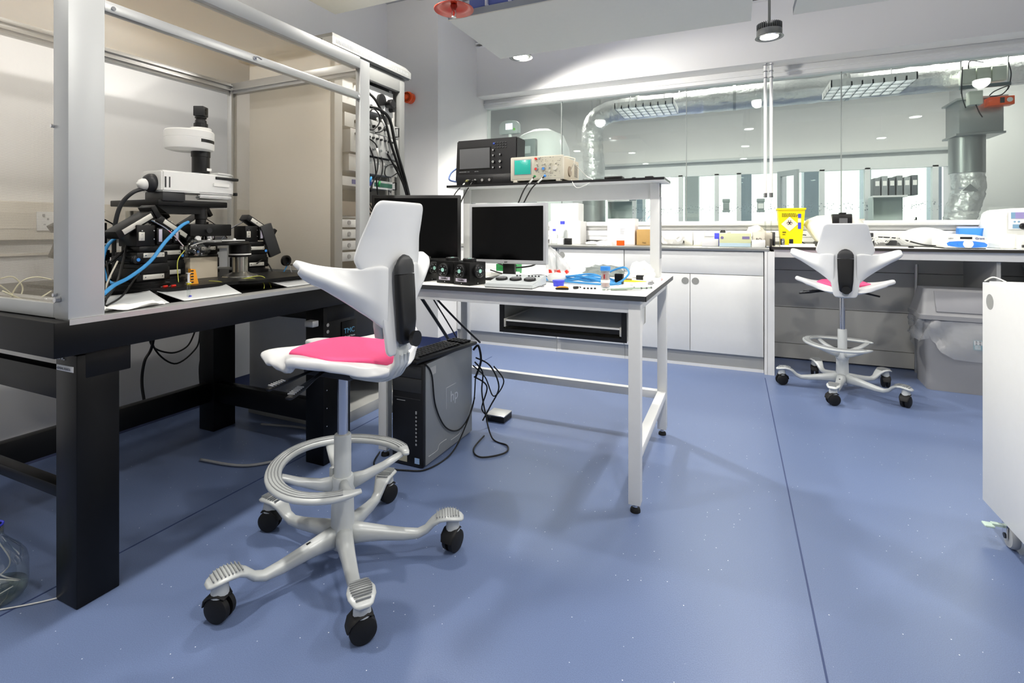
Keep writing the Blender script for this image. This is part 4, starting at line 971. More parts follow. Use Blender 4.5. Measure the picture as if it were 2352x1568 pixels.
nb(MB(), BX0+.02, -.359, 1.872, 1.90, .738, BZ-.0195, .001).build('front_apron', WPAINT, bn)
nb(MB(), BX0+.02, -.359, 2.64, 2.67, .738, BZ-.0195, .001).build('rear_apron', WPAINT, bn)
for x0 in (-1.504, -.359):
    for y0 in (1.87, 2.633):
        l = nb(MB(), x0, x0+.044, y0, y0+.044, .032, BZ-.0195, .002).build('leg', WPAINT, bn)
        cx, cy = x0+.022-ox, y0+.022-oy
        MB().cyl((cx, cy, .0), (cx, cy, .006), .019).lathe([(.019, .006), (.017, .013), (.009, .017)], c=(cx, cy, 0)).build('foot_pad', BLKR, l)
        MB().cyl((cx, cy, .012), (cx, cy, .034), .0055, seg=12).cyl((cx, cy, .017), (cx, cy, .024), .010, seg=6).build('foot_stem', CHROME, l)
    nb(MB(), x0+.002, x0+.042, 1.914, 2.633, .19, .226, .001).build('stretcher', WPAINT, bn)
    nb(MB(), x0+.002, x0+.042, 1.914, 2.633, .748, BZ-.0195, .001).build('side_apron', WPAINT, bn)
    MB().prism([(0, 0), (.045, 0), (.045, -.045), (0, -.09)], .003, Matrix.Translation((x0+.0405-ox, 1.914-oy, .748)) @ Euler((PI/2, 0, PI/2)).to_matrix().to_4x4()).build('gusset', WPAINT, bn)
nb(MB(), -1.46, -.359, 2.635, 2.672, .185, .224, .001).build('stretcher', WPAINT, bn)
# shelf above
sh = nb(MB(), -1.49, -.302, 2.447, 2.70, 1.282, 1.294, 0).build('upper_shelf', mat('shelf_black', (30, 30, 32), .35), bn)
nb(MB(), -1.49, -.302, 2.449, 2.698, 1.2795, 1.282).build('shelf_underside', WPAINT, bn)
nb(MB(), -1.46, -.342, 2.60, 2.63, 1.20, 1.2795, .001).build('shelf_beam', WPAINT, bn)
for x0 in (-1.46, -.388):
    nb(MB(), x0, x0+.046, 2.585, 2.665, .806, 1.2795, .003).build('shelf_post', WPAINT, bn)
    nb(MB(), x0+.046, x0+.048, 2.60, 2.65, .90, 1.21).build('post_channel', GROOVE, bn)
# keyboard drawer box
KB = bpy.data.objects.new('drawer_box', None); COL.objects.link(KB); KB.parent = bn; KB.location = (-.634-ox, 1.9-oy, .62)
a, b = -.262, .262
MB().box(a, b, .004, .45, 0, .004).box(a, a+.004, .004, .45, .004, .117).box(b-.004, b, .004, .45, .004, .117).box(a, b, .446, .45, .004, .117).build('shell', mat('drawer_shell', (190, 190, 182), .45), KB)
MB().box(a-.002, b+.002, -.003, .004, 0, .015).box(a-.002, a+.018, -.003, .004, .015, .117).box(b-.018, b+.002, -.003, .004, .015, .117).build('front_trim', BLK, KB)
tr_ = MB().box(a+.02, b-.02, .01, .42, .046, .051).build('sliding_tray', mat('tray_grey', (150, 150, 145), .4), KB)
MB().box(a+.026, b-.026, .004, .010, .028, .046).build('tray_lip', BLK, tr_); MB().box(a+.02, b-.02, .003, .010, .046, .0515).build('tray_edge', WPAINT, tr_)
for x in (a+.021, b-.021): MB().box(x-.004, x+.004, -.002, .4, .022, .056, .001).build('runner', CLAMP, KB)

# tower PC
tw = thing('computer_tower', 'silver and black desktop computer tower standing on the floor', 'computer', (-1.323, 2.055, 0))
HPS = mat('tower_silver', (152, 156, 158), .42, metal=.2)
MB().box(-.082, .083, -.19, .235, .006, .455, .004).build('case', HPS, tw)
MB().box(-.0825, .0835, -.214, -.19, .004, .458, .008).build('front_bezel', BLK, tw)
MB().box(-.083, .0835, -.19, .235, .452, .4595, .003).build('top_cover', BLK, tw)
MB().box(-.07, .07, -.216, -.213, .30, .303).box(-.075, .075, -.2165, -.213, .33, .39, .001).box(-.075, .075, -.2165, -.213, .395, .445, .001).build('drive_bays', DGREY, tw)
MB().box(.045, .052, -.2165, -.2135, .10, .25).build('port_strip', GREYP, tw)
pts_ = MB()
for k in range(8): pts_.box(.044, .054, -.2175, -.2155, .11+k*.017, .118+k*.017)
pts_.build('ports', INK, tw)
MB().box(-.05, .0, -.2148, -.2138, .02, .05).build('sticker', mat('sticker_grey', (170, 168, 150), .4), tw); MB().box(.04, .065, -.2148, -.2138, .02, .045).build('sticker', mat('sticker_blue', (150, 180, 220), .4), tw)
MB().box(-.055, -.01, -.2146, -.2138, .288, .2905).build('maker_line', GREYP, tw)
gl_ = MB()
for a_, b_ in (((-.02, .20), (-.02, .30)), ((-.02, .30), (.07, .30))): gl_.tube([(.0832, a_[0], a_[1]), (.0832, b_[0], b_[1])], .0012, smooth=False)
gl_.tube([(.0835, -.17+.0, .04), (.0835, -.10, .04), (.0835, -.08, .06), (.0835, -.02, .06)], .0012).tube([(.0835, .02, .04), (.0835, .10, .04), (.0835, .12, .06), (.0835, .18, .06)], .0012)
gl_.build('pressed_line', mat('emblem_silver', (206, 209, 211), .3, metal=.3), tw)
text('hp', .075, Matrix.Translation((.0832, .015, .222)) @ Euler((PI/2, 0, PI/2)).to_matrix().to_4x4() @ Matrix.Shear('XZ', 4, (.0, .0)), mat('emblem_silver', (206, 209, 211), .3, metal=.3), tw, 'emblem')
MB().box(.083, .0836, -.155, -.11, .395, .43).build('barcode_label', mat('label_mix', (190, 190, 188), .5, noise=.4, nscale=300), tw)
kb_ = thing('keyboard', 'black keyboard lying on top of the computer tower', 'keyboard', (-1.30, 2.05, .4605), math.radians(82))
MB().box(-.225, .225, -.075, .075, 0, .018, .006).build('keyboard_case', BLK, kb_)
KEY = mat('key_black', (34, 34, 36), .4)
for r_ in range(6):
    for c_ in range(19):
        if c_ in (15,) : continue
        if len([1 for _ in range(1)]) and r_*19+c_ < 96:
            x = -.205+c_*.0224; MB().box(x-.0085, x+.0085, .052-r_*.0225-.0085, .052-r_*.0225+.0085, .018, .025, .0015).build('key', KEY, kb_)
# small router and cables behind the tower
rt = thing('external_drive', 'small silver and black box on the floor behind the tower', 'box', (-1.19, 2.50, 0))
MB().box(-.055, .055, -.045, .06, .0, .03, .003).build('case', BLK, rt); MB().box(-.056, .056, -.046, .061, .03, .037, .003).build('lid', ALU, rt)
g = 'black cables behind the tower'
for i, (pts, r_) in enumerate([
    ([(-1.23, 2.30, .36), (-1.20, 2.33, .30), (-1.21, 2.34, .20), (-1.18, 2.32, .10), (-1.10, 2.24, .01), (-1.00, 2.20, .006), (-.98, 2.12, .006), (-1.06, 2.04, .006), (-1.13, 2.10, .006), (-1.15, 2.25, .01)], .004),
    ([(-1.23, 2.31, .38), (-1.17, 2.36, .33), (-1.13, 2.38, .22), (-1.17, 2.36, .12), (-1.2, 2.33, .05)], .004),
    ([(-1.24, 2.30, .34), (-1.21, 2.38, .26), (-1.17, 2.40, .16), (-1.12, 2.42, .24), (-1.17, 2.40, .32)], .0035),
    ([(-1.24, 2.31, .28), (-1.19, 2.36, .22), (-1.22, 2.36, .10), (-1.19, 2.40, .045)], .004),
    ([(-1.24, 2.30, .42), (-1.22, 2.32, .44), (-1.21, 2.33, .36), (-1.23, 2.31, .28)], .006),
    ([(-1.238, 1.86, .455), (-1.233, 1.90, .40), (-1.232, 1.93, .25), (-1.231, 2.02, .12), (-1.228, 2.15, .07), (-1.226, 2.27, .14), (-1.226, 2.30, .28)], .0035),
    ([(-1.225, 2.29, .18), (-1.222, 2.20, .08), (-1.20, 2.02, .01), (-1.22, 1.85, .005), (-1.30, 1.80, .005), (-1.45, 1.78, .005), (-1.52, 1.90, .005)], .0035),
    ]): cablet(pts, r_, CABLE, 'cable', ['cable looping out on the floor right of the tower', 'cable bowing right behind the tower', 'crossed cable behind the tower', 'cable dropping to the small silver box', 'thick cable curling from the tower top', 'keyboard cable draped down the tower side', 'cable along the floor under the tower side'][i], g)
for i, (p0, p1) in enumerate((((-1.50, 2.12, .78), (-1.50, 2.50, .40)), ((-1.47, 2.16, .78), (-1.33, 2.55, .40)), ((-1.49, 2.2, .78), (-1.45, 2.5, .42)))):
    a_ = V(*p0); b_ = V(*p1); cablet([a_, (a_+b_)/2+V(.01, .02, -.03), b_], (.009, .006, .004)[i], CABLE, 'cable', ['thick cable falling behind the bench to the floor', 'cable slanting right behind the bench', 'thin cable behind the bench apron'][i], 'cables falling from the bench top')
# ================================================================== THINGS ON THE COMPUTER BENCH
def mon(name, label, c, rz, w_, z0, z1, frame_m, bez, foot_z, foot_m, brand=None, d=.03):
    t = thing(name, label, 'monitor', (c[0], c[1], foot_z), rz)
    a, b = z0-foot_z, z1-foot_z
    MB().box(-w_/2, w_/2, 0, d, a, b, .004).box(-w_/2+.04, w_/2-.04, d, d+.03, a+.04, b-.04, .008).build('housing', frame_m, t)
    MB().box(-w_/2+bez, w_/2-bez, -.0008, .002, a+bez*1.25, b-bez).build('screen', SCREEN, t)
    MB().box(-.03, .03, .02, .045, .01, a+.05, .004).build('stand_neck', foot_m, t)
    MB().box(-.10, .10, -.03, .12, 0, .012, .004).build('stand_foot', foot_m, t)
    return t
m1 = mon('monitor', 'large black monitor standing behind the saddle chair back', (-1.535, 2.215), YAW, .47, .875, 1.227, BLK, .016, BZ, BLK)
m2 = mon('monitor', 'silver framed monitor standing on the bench beside the black cubes', (-.981, 2.15), 0, .398, .885, 1.170, mat('monitor_silver', (190, 192, 196), .35, metal=.3), .015, BZ, BLK)
MB().box(-.199, .199, -.002, .0, .079, .081).build('bezel_line', GROOVE, m2)
text('acer', .010, facing((-.012, -.0012, .0845)), DGREY, m2)

sc1 = thing('oscilloscope', 'black digital oscilloscope with a dark screen on the upper shelf', 'oscilloscope', (-1.285, 2.53, 1.2945))
OB = mat('scope_black', (28, 28, 31), .4)
bm_ = MB(); R = Matrix.Rotation(.06, 4, 'X')
bm_.prism([(-.198, .02), (-.185, .262), (.195, .262), (.19, .02)], .12, Matrix.Translation((0, .12, 0)) @ Euler((PI/2, 0, 0)).to_matrix().to_4x4(), .006).build('case', OB, sc1)
MB().box(-.185, .185, -.008, .02, .0, .062, .006).build('input_panel', OB, sc1)
MB().box(-.172, .035, -.0025, .002, .092, .218).build('bezel', mat('scope_bezel', (12, 12, 14), .3), sc1)
MB().box(-.165, .028, -.004, .0, .098, .212).build('screen', mat('lcd_grey', (92, 93, 95), .3), sc1)
kn = [(.052, .195), (.052, .165), (.095, .168), (.052, .13), (.095, .13), (.052, .098), (.095, .098)]
for i, (x, z) in enumerate(kn):
    r = .0085 if i in (3, 4) else .006
    k_ = MB().lathe([(r, 0), (r*.9, -.012), (0, -.012)], c=(x, 0, z), axis='Y').build('knob', BLK, sc1, ang=.5)
    MB().lathe([(r*.75, -.0122), (r*.75, -.0128), (r*.5, -.0128), (r*.5, -.0122)], c=(x, 0, z), axis='Y').build('knob_ring', WPLAST, k_)
bt_ = MB()
for r_ in range(3):
    for c_ in range(5): bt_.box(.058+c_*.016, .068+c_*.016, -.003, .001, .212-r_*.014+.02, .219-r_*.014+.02, .001)
bt_.build('buttons', DGREY, sc1); MB().box(.048, .06, -.0045, 0, .226, .238, .003).build('blue_button', mat('navy_button', (50, 74, 160), .4), sc1)
for i in range(4):
    MB().box(-.115+i*.045, -.085+i*.045, -.0095, -.007, .014, .044).build('input_plate', BLK, sc1)
    MB().lathe([(.0075, 0), (.0075, -.014), (.004, -.014)], c=(-.10+i*.045, -.009, .029), axis='Y').build('bnc_socket', CHROME, sc1)
for i, (x, w_) in enumerate(((-.16, .03), (-.12, .012), (-.10, .045))): text(('WAVERUNNER', '12 Bit', '600 MHz')[i], .007, facing((-.168+.05*i, -.0028, .078)), GREYP, sc1, 'model_lettering')
for x in (-.15, .15): MB().box(x-.02, x+.02, .0, .1, .0, .014, .003).build('foot', BLK, sc1)
cablet([(-1.485, 2.55, 1.40), (-1.505, 2.52, 1.37), (-1.50, 2.50, 1.33), (-1.46, 2.56, 1.32)], .005, mat('slate_blue_cable', (96, 120, 176), .4), 'cable', 'slate blue cable curving behind the black oscilloscope')

sc2 = thing('oscilloscope', 'beige analogue oscilloscope with a turquoise screen on the upper shelf', 'oscilloscope', (-.947, 2.449, 1.2945))
OBE = mat('scope_beige', (205, 200, 184), .5)
MB().box(-.148, .148, 0, .02, .008, .135, .006).build('front_bezel', OBE, sc2)
MB().box(-.143, .143, .02, .30, .01, .131, .006).build('case', mat('scope_case', (190, 180, 160), .55), sc2)
MB().box(-.127, -.026, -.002, .004, .038, .122, .003).build('screen_surround', GREYP, sc2)
MB().box(-.122, -.031, -.0035, .0, .042, .117, .002).build('screen', mat('crt_turquoise', (52, 196, 178), .25, coat=.4), sc2)
gr = MB()
for k in range(1, 10): gr.box(-.122+k*.0091, -.1217+k*.0091, -.0038, -.0034, .043, .116)
for k in range(1, 8): gr.box(-.122, -.031, -.0038, -.0034, .042+k*.0094, .0423+k*.0094)
gr.build('graticule', mat('graticule_line', (40, 160, 150), .5), sc2)
MB().box(-.012, .140, -.0015, .001, .018, .128).build('control_panel', mat('panel_sand', (200, 196, 178), .5), sc2)
for (x, z, r, m_) in ((.0, .12, .006, RED), (.018, .12, .005, GREYP), (.004, .094, .006, BEIGE), (.045, .094, .006, BEIGE), (.078, .094, .006, BEIGE), (.108, .094, .006, BEIGE), (.002, .066, .011, GREYP), (.042, .066, .011, GREYP), (.105, .068, .014, BEIGE), (.076, .052, .006, BEIGE), (.076, .07, .004, GREYP)):
    MB().lathe([(r, 0), (r*.85, -.012), (0, -.012)], c=(x, 0, z), axis='Y', seg=18).build('knob', m_, sc2, ang=.5)
for x, m_ in ((.0, RED), (.042, BLUE)): MB().lathe([(.006, -.012), (.006, -.0145), (0, -.0145)], c=(x+.002, 0, .066), axis='Y').build('knob_cap', m_, sc2)
mk = MB(); rnd = random.Random(4)
for k in range(60):
    x, z = rnd.uniform(-.005, .135), rnd.choice((.112, .104, .084, .079, .049, .04, .028, .124)); mk.box(x, x+rnd.uniform(.002, .007), -.0022, -.0014, z, z+.0016)
for k in range(14): mk.box(-.135+k*.009, -.131+k*.009, -.0008, .0, .018, .0195)
mk.build('panel_markings', DGREY, sc2)
vv = MB()
for k in range(12): vv.box(.1428, .1438, .21, .27, .04+k*.006, .0425+k*.006)
vv.build('vent_slots', DGREY, sc2)
MB().lathe([(.028, 0), (.026, .006), (0, .007)], c=(.143, .12, .06), axis='X').build('handle_pivot', mat('scope_brown', (150, 135, 118), .5), sc2)
MB().tube([(.15, .12, .06), (.165, .13, .10), (.168, .14, .128), (.12, .15, .145), (.02, .15, .146)], .004, smooth=False).build('carry_handle', BEIGE, sc2)
for x in (-.12, .12): MB().box(x-.012, x+.012, .0, .03, 0, .012, .002).build('foot', OBE, sc2)
g = 'signal leads of the oscilloscopes'
def lead(p0, p1, p2, plug, lb):
    cablet([p0, p1, p2], .0035, CABLE, 'signal_lead', 'black lead '+lb, g)
    a = V(*p0); b = V(*p1); d = (b-a)
    cablet([a+V(0, -.002, 0), a+d*.12], .007, plug, 'lead_plug', 'coloured plug '+lb)
    cablet([a+d*.25, a+d*.6], .0045, WCABLE, 'lead_sleeve', 'white sleeve '+lb)
lead((-.942, 2.425, 1.325), (-.99, 2.40, 1.26), (-1.02, 2.38, 1.18), GREEN, 'on the green plug of the beige oscilloscope')
lead((-.885, 2.425, 1.325), (-.95, 2.40, 1.26), (-.99, 2.38, 1.18), BLUE, 'on the blue plug of the beige oscilloscope')
lead((-1.385, 2.50, 1.323), (-1.42, 2.43, 1.25), (-1.43, 2.40, 1.19), mat('olive_plug', (130, 130, 80), .4), 'on the first input of the black oscilloscope')
lead((-1.345, 2.50, 1.323), (-1.375, 2.43, 1.22), (-1.42, 2.38, 1.05), BLK, 'on the second input of the black oscilloscope')
cablet([(-.79, 2.62, 1.40), (-.72, 2.60, 1.33), (-.66, 2.5, 1.30), (-.67, 2.43, 1.27), (-.72, 2.42, 1.255), (-.76, 2.46, 1.30)], .002, WCABLE, 'cable', 'thin white cable looping over the shelf edge beside the beige oscilloscope')
loose(MB().box(-.60, -.48, 2.52, 2.60, 1.2945, 1.300).box(-.72, -.40, 2.50, 2.66, 1.2942, 1.2975), 'papers', PAPER, 'flat papers lying on the shelf right of the beige oscilloscope', 'paper')
loose(MB().box(-.60, -.51, 2.50, 2.56, 1.2995, 1.312, .003), 'black_box', BLK, 'small flat black box lying on the shelf papers', 'box')
loose(MB().box(-.40, -.36, 2.50, 2.53, 1.2945, 1.306, .003), 'adapter', BLK, 'tiny black adapter near the right end of the shelf', 'adapter')

def cube(x, y, rz, label):
    t = thing('control_cube', label, 'controller', (x, y, BZ+.0005), rz, 'black manipulator control cubes'); s_ = .05
    MB().box(-s_, s_, -s_, s_, 0, .098, .002).build('case', BLKM, t)
    for k in range(3):
        if k == 2: M = Matrix.Translation((0, 0, .098)) @ Matrix.Rotation(-PI/2, 4, 'X')
        else: M = Matrix.Translation(((0, -s_, .06), (s_, 0, .06))[k]) @ Matrix.Rotation((0, PI/2)[k], 4, 'Z')
        w_ = MB().lathe([(.030, 0), (.030, -.012), (.027, -.015), (.024, -.013), (0, -.013)], axis='Y', M=M).build('hand_wheel', BLK, t, ang=.5)
        MB().lathe([(.0085, -.0132), (.0085, -.0155), (0, -.0155)], axis='Y', M=M).build('wheel_centre', mat('mint_cap', (170, 222, 208), .4), w_)
        d_ = MB()
        for j in range(6):
            a = j*PI/3; d_.sph((.018*math.cos(a), -.0135, .018*math.sin(a)), .0022, seg=6, M=M)
        d_.build('wheel_dots', GREYP, w_)
    for k, M in enumerate((Matrix.Translation((0, -s_, 0)), Matrix.Translation((s_, 0, 0)) @ Matrix.Rotation(PI/2, 4, 'Z'))):
        if k == 0:
            MB().box(-.035, .032, -.0012, 0, .014, .028, 0, M).build('name_label', mat('maker_strip', (0, 0, 0)), t)
            text('Scientifica', .010, M @ facing((-.022, -.0016, .0175)), INK, t)
        MB().sph((0, -.0005, .007), .002, seg=8, M=M).build('screw', WPLAST, t)
    return t
cube(-1.178, 1.985, -.2, 'black control cube in the middle of the three by the chair')
cube(-1.066, 1.945, -.28, 'black control cube nearest the grey control pad, seen on its corner')
cube(-1.345, 2.01, -.2, 'black control cube half hidden behind the chair wing')
cp = thing('control_pad', 'grey wedge shaped control pad with three ribbed dials', 'control pad', (-.852, 1.965, BZ+.0005), .05)
MB().prism([(-.095, .0), (-.095, .016), (.10, .04), (.10, 0)], .21, Matrix.Translation((-.105, 0, 0)) @ Euler((PI/2, 0, PI/2)).to_matrix().to_4x4(), .003).build('case', mat('pad_grey', (192, 198, 200), .4), cp)
MB().box(-.103, .103, -.094, .1, -.0003, .004).build('base', BLK, cp)
for x in (-.062, .002, .066):
    M = Matrix.Translation((x, -.01, .0275)) @ Matrix.Rotation(.123, 4, 'X')
    dl = MB().lathe([(.026, 0), (.026, .005), (.024, .008), (0, .008)], M=M).build('dial', BLK, cp, ang=.5)
    rb_ = MB()
    for k in range(-3, 4): rb_.box(k*.0062-.0012, k*.0062+.0012, -.019+abs(k)*.002, .019-abs(k)*.002, .008, .0095, 0, M)
    rb_.build('dial_rib', GREYP, dl)
sw = MB()
for x in (-.02, -.005, .035, .05, .065, .08): sw.box(x, x+.007, .055, .06, .036, .041)
sw.build('switches', DGREY, cp)

# small things
def small(mb, name, m, label, cat, group=None, **k): return loose(mb, name, m, label, cat, group, **k)
pt = thing('blue_pot', 'deep violet-blue round pot in front of the blue cable heap', 'pot', (-.683, 2.03, BZ))
MB().lathe([(.020, 0), (.022, .001), (.0245, .024), (.0235, .025), (.02, .022), (0, .02)]).build('cup', VIOLET, pt, ang=.5); MB().lathe([(.0245, .018), (.026, .0185), (.026, .0255), (.0235, .0256)]).build('rim', VIOLET, pt)
br = thing('toothed_clip', 'orange and black toothed clip lying before the violet pot', 'clip', (-.632, 1.925, BZ), .2)
MB().loft([(-.024, 0, .006), (-.012, 0, .009), (.01, 0, .010), (.024, 0, .008)], [.012, .018, .018, .01], [.006, .008, .008, .005]).build('orange_half', AMBER, br, smooth=True)
tm = MB().loft([(-.026, -.008, .004), (.0, -.010, .005), (.026, -.006, .004)], [.01, .014, .01], [.006, .007, .006])
for k in range(7): tm.box(-.022+k*.007, -.019+k*.007, -.019, -.012, .001, .007)
tm.build('black_half', BLK, br)
s1 = thing('driver_bit', 'short black and steel bit lying right of the toothed clip', 'tool', (-.583, 1.965, BZ), .9)
MB().cyl((-.016, 0, .006), (.004, 0, .006), .0055).build('grip', BLK, s1); MB().cyl((.004, 0, .006), (.018, 0, .006), .004, seg=6).build('shank', CHROME, s1)
for i in range(4): small(MB().obox((-.555+i*.0135, 1.975+i*.004, BZ+.003), (.0085, .006, .006), (0, 0, .2), .001), 'black_nut', BLK, 'tiny black piece, one of four in a row on the bench', 'part', 'row of four tiny black pieces')
small(MB().box(-.742, -.728, 1.965, 1.975, BZ, BZ+.006, .001), 'metal_scrap', GREYP, 'tiny grey metal scrap beside the control pad corner', 'scrap')
tb_ = thing('specimen_tube', 'clear specimen tube with blue lid standing on the bench', 'tube', (-.487, 2.05, BZ))
MB().lathe([(.0, .001), (.0165, .001), (.0185, .003), (.0185, .072), (.0175, .072), (.0175, .004), (0, .003)]).build('tube_wall', CLEAR, tb_, smooth=True)
MB().lathe([(.0205, .072), (.0205, .087), (.0195, .0885), (0, .0885)]).build('lid', BLUE, tb_, ang=.5)
MB().lathe([(.0188, .022), (.0189, .034), (.0188, .034)], seg=28).build('paper_band', PAPER, tb_)
MB().cyl((0, 0, .005), (0, 0, .066), .0155).build('pink_contents', mat('pale_pink', (236, 196, 192), .6), tb_)
MB().obox((.0, -.0188, .048), (.006, .0008, .018)).build('red_mark', mat('dark_red', (150, 40, 50), .5), tb_)
rnd = random.Random(11)
for i in range(6):
    x0, y0 = -.475+.012*i, 1.95+.012*(i % 3); L = .12+.01*i; a = .55+rnd.uniform(-.18, .3)
    t = thing('steel_bolt', ['lowest', 'second', 'third', 'fourth', 'fifth', 'topmost'][i]+' of the long greenish steel bolts heaped at the bench corner', 'bolt', (x0, y0, BZ+.004+.004*(i//3)), a, 'long bolts heaped at the bench corner')
    MB().cyl((0, 0, 0), (L*.8, 0, 0), .0028, seg=8).build('shank', mat('greenish_steel', (150, 168, 150), .35, metal=.5), t)
    MB().cyl((L*.8, 0, 0), (L*.8+.006, 0, 0), .005, seg=6).build('head', CHROME, t)
for i, (x, y) in enumerate(((-.46, 1.955), (-.445, 1.945), (-.40, 2.16))): small(MB().cyl((x, y, BZ), (x, y, BZ+.007), .006, seg=6), 'steel_nut', CHROME, ['hexagon nut at the left end of the bolt heap', 'hexagon nut in front of the bolt heap', 'lone hexagon nut behind the bolt heap'][i], 'nut')
small(MB().loft([(-.475, 2.30, BZ+.006), (-.42, 2.31, BZ+.006), (-.365, 2.33, BZ+.004)], [.012, .018, .004], [.008, .008, .003]), 'yellow_sleeve', YELLOW, 'bright yellow sleeve lying behind the specimen tube', 'sleeve', smooth=True)
small(MB().box(-.43, -.395, 2.43, 2.455, BZ, BZ+.022, .003), 'connector', BLK, 'small black connector before the right shelf post', 'connector')
small(MB().box(-.395, -.345, 2.42, 2.45, BZ, BZ+.018, .002), 'white_adapter', WPLAST, 'white adapter beside the black connector at the right post', 'adapter')
small(MB().box(-.350, -.325, 2.28, 2.29, BZ, BZ+.008, .001).box(-.338, -.33, 2.24, 2.30, BZ+.008, BZ+.013, .001).box(-.345, -.325, 2.235, 2.245, BZ, BZ+.008, .001), 'metal_clamp', GREYP, 'grey metal clamp near the right edge of the bench', 'clamp')
small(MB().loft([(-.325, 2.52, BZ+.003), (-.315, 2.48, BZ+.004), (-.313, 2.44, BZ+.003)], [.006, .007, .006], [.005]*3), 'pink_tube_piece', mat('dull_pink', (200, 160, 160), .5), 'dull pink piece of tube behind the bench corner', 'tube', smooth=True)
hs = thing('heat_sink', 'black finned heat sink behind the specimen tube', 'heat sink', (-.465, 2.22, BZ))
hm_ = MB().box(-.018, .018, .0, .01, 0, .045)
for k in range(6): hm_.box(-.018+k*.0066, -.0155+k*.0066, -.015, 0, 0, .045)
hm_.build('fins', BLK, hs); MB().box(.018, .055, -.004, .002, .018, .026).build('mounting_arm', mat('brass', (170, 150, 100), .3, metal=.8), hs)
# heap of blue cable: one long length, plus its standing loop
rnd = random.Random(8); pts = []
for k in range(34):
    s_ = (k % 4)/3 if (k//4) % 2 == 0 else 1-(k % 4)/3
    pts.append((-.80+.32*s_+rnd.uniform(-.02, .02), 2.14+.17*rnd.random(), BZ+.007+.045*rnd.random()*math.sin(max(.15, s_*PI))*.8))
pts += [(-.50, 2.10, BZ+.008), (-.44, 2.09, BZ+.02), (-.405, 2.12, BZ+.055), (-.43, 2.16, BZ+.078), (-.49, 2.2, BZ+.06), (-.54, 2.22, BZ+.03)]
small(MB().tube(pts, .0042, 8, sub=8), 'blue_cable_heap', BCABLE, 'heap of bright blue cable with a standing loop at its right', 'cable', smooth=True)
small(crumple((-.74, 2.17, BZ+.02), .045, .03, .025, k=.06, seed=5), 'white_bottle', WPLAST, 'white plastic bottle lying behind the violet pot', 'bottle', smooth=True)
bg = thing('tube_bag', 'clear bag of red-capped tubes leaning right of the silver monitor', 'bag', (-.83, 2.50, BZ))
cr = MB(); t_ = bmesh.new(); bmesh.ops.create_icosphere(t_, subdivisions=3, radius=1); rr = random.Random(9)
for v in t_.verts:
    h = (v.co.z+1)/2; f = 1.0-.75*h; v.co = Vector((v.co.x*.09*f+(-.06)*h+rr.uniform(-.004, .004), v.co.y*.05*f+rr.uniform(-.004, .004), max(.001, h*.15+rr.uniform(-.004, .004))))
cr._merge(t_); cr.build('bag_film', mat('bag_film', (222, 224, 226), .25, alpha=.35), bg)
for k, (x, y, a) in enumerate(((-.05, -.02, .2), (.0, -.03, .5), (.04, -.02, .9), (-.03, .01, -.1))):
    p0 = V(x, y, .022); d_ = V(-math.sin(a)*.06, .01, math.cos(a)*.08)
    tt_ = MB().cyl(p0, p0+d_, .007, seg=12).build('tube', CLEAR, bg); MB().cyl(p0-d_*.12, p0+d_*.1, .009, seg=12).build('red_cap', RED, tt_)
small(crumple((-.62, 2.56, BZ+.022), .10, .05, .035, k=.16, seed=12), 'grey_film_bag', mat('grey_film', (150, 160, 156), .2, alpha=.7), 'crinkled grey antistatic bag behind the blue cable heap', 'bag')
small(crumple((-.42, 2.53, BZ+.03), .06, .03, .05, k=.2, seed=14), 'tissue', PAPER, 'white crumpled tissue against the right shelf post', 'tissue')
small(crumple((-.53, 2.60, BZ+.02), .04, .03, .03, k=.2, seed=15), 'clear_film', CLEAR, 'crumpled clear film left of the white tissue', 'film')
small(MB().box(-1.17, -1.05, 2.43, 2.50, BZ, BZ+.055).box(-1.16, -1.10, 2.42, 2.43, BZ+.01, BZ+.03), 'circuit_board', GREEN, 'green circuit board standing behind the silver monitor stand', 'board')
small(MB().box(-1.2, -1.0, 2.30, 2.42, BZ, BZ+.012).box(-1.19, -1.02, 2.31, 2.40, BZ+.012, BZ+.02), 'paper_stack', PAPER, 'stack of papers lying behind the silver monitor stand', 'paper')
cablet([(-1.12, 2.33, BZ+.07), (-1.02, 2.30, BZ+.05), (-.92, 2.32, BZ+.06), (-.89, 2.34, BZ+.085)], .004, CABLE, 'cable', 'black cable curling under the silver monitor')
cablet([(-1.13, 2.28, BZ+.035), (-1.0, 2.25, BZ+.015), (-.85, 2.27, BZ+.02), (-.80, 2.25, BZ+.006)], .0035, CABLE, 'cable', 'black cable lying behind the grey control pad')
cablet([(-1.50, 2.05, BZ+.01), (-1.35, 2.10, BZ+.02), (-1.25, 2.10, BZ+.012)], .004, CABLE, 'cable', 'black cable behind the control cubes')

# ================================================================== THINGS ON THE STEEL COUNTER AND DESK
CT = .9135; DT = .9195
def yb(mb, u0, u1, v0, y, d, z0, bev=.002):
    """box standing on z0 with its front at y between picture columns u0,u1 and its top at picture row v0"""
    a = PY(u0, v0, y); b = PY(u1, v0, y); return mb.box(a.x, b.x, y, y+d, z0, (a.z+b.z)/2, bev), a.x, b.x, (a.z+b.z)/2
def cbox(u0, u1, v0, y, d, z0, name, m_, label, cat='box', group=None, bev=.002):
    mb, a, b, zt = yb(MB(), u0, u1, v0, y, d, z0, bev); o = small(mb, name, m_, label, cat, group); return o, a, b, zt
POLY = mat('polystyrene', (240, 240, 238), .8, bump=.1, bscale=300)
o, a, b, z1 = cbox(1262, 1333, 508, 4.38, .2, CT, 'polystyrene_box', POLY, 'lower of two stacked white polystyrene boxes on the counter')
cbox(1265, 1328, 467, 4.39, .18, z1+.001, 'polystyrene_box', POLY, 'upper of two stacked white polystyrene boxes on the counter')
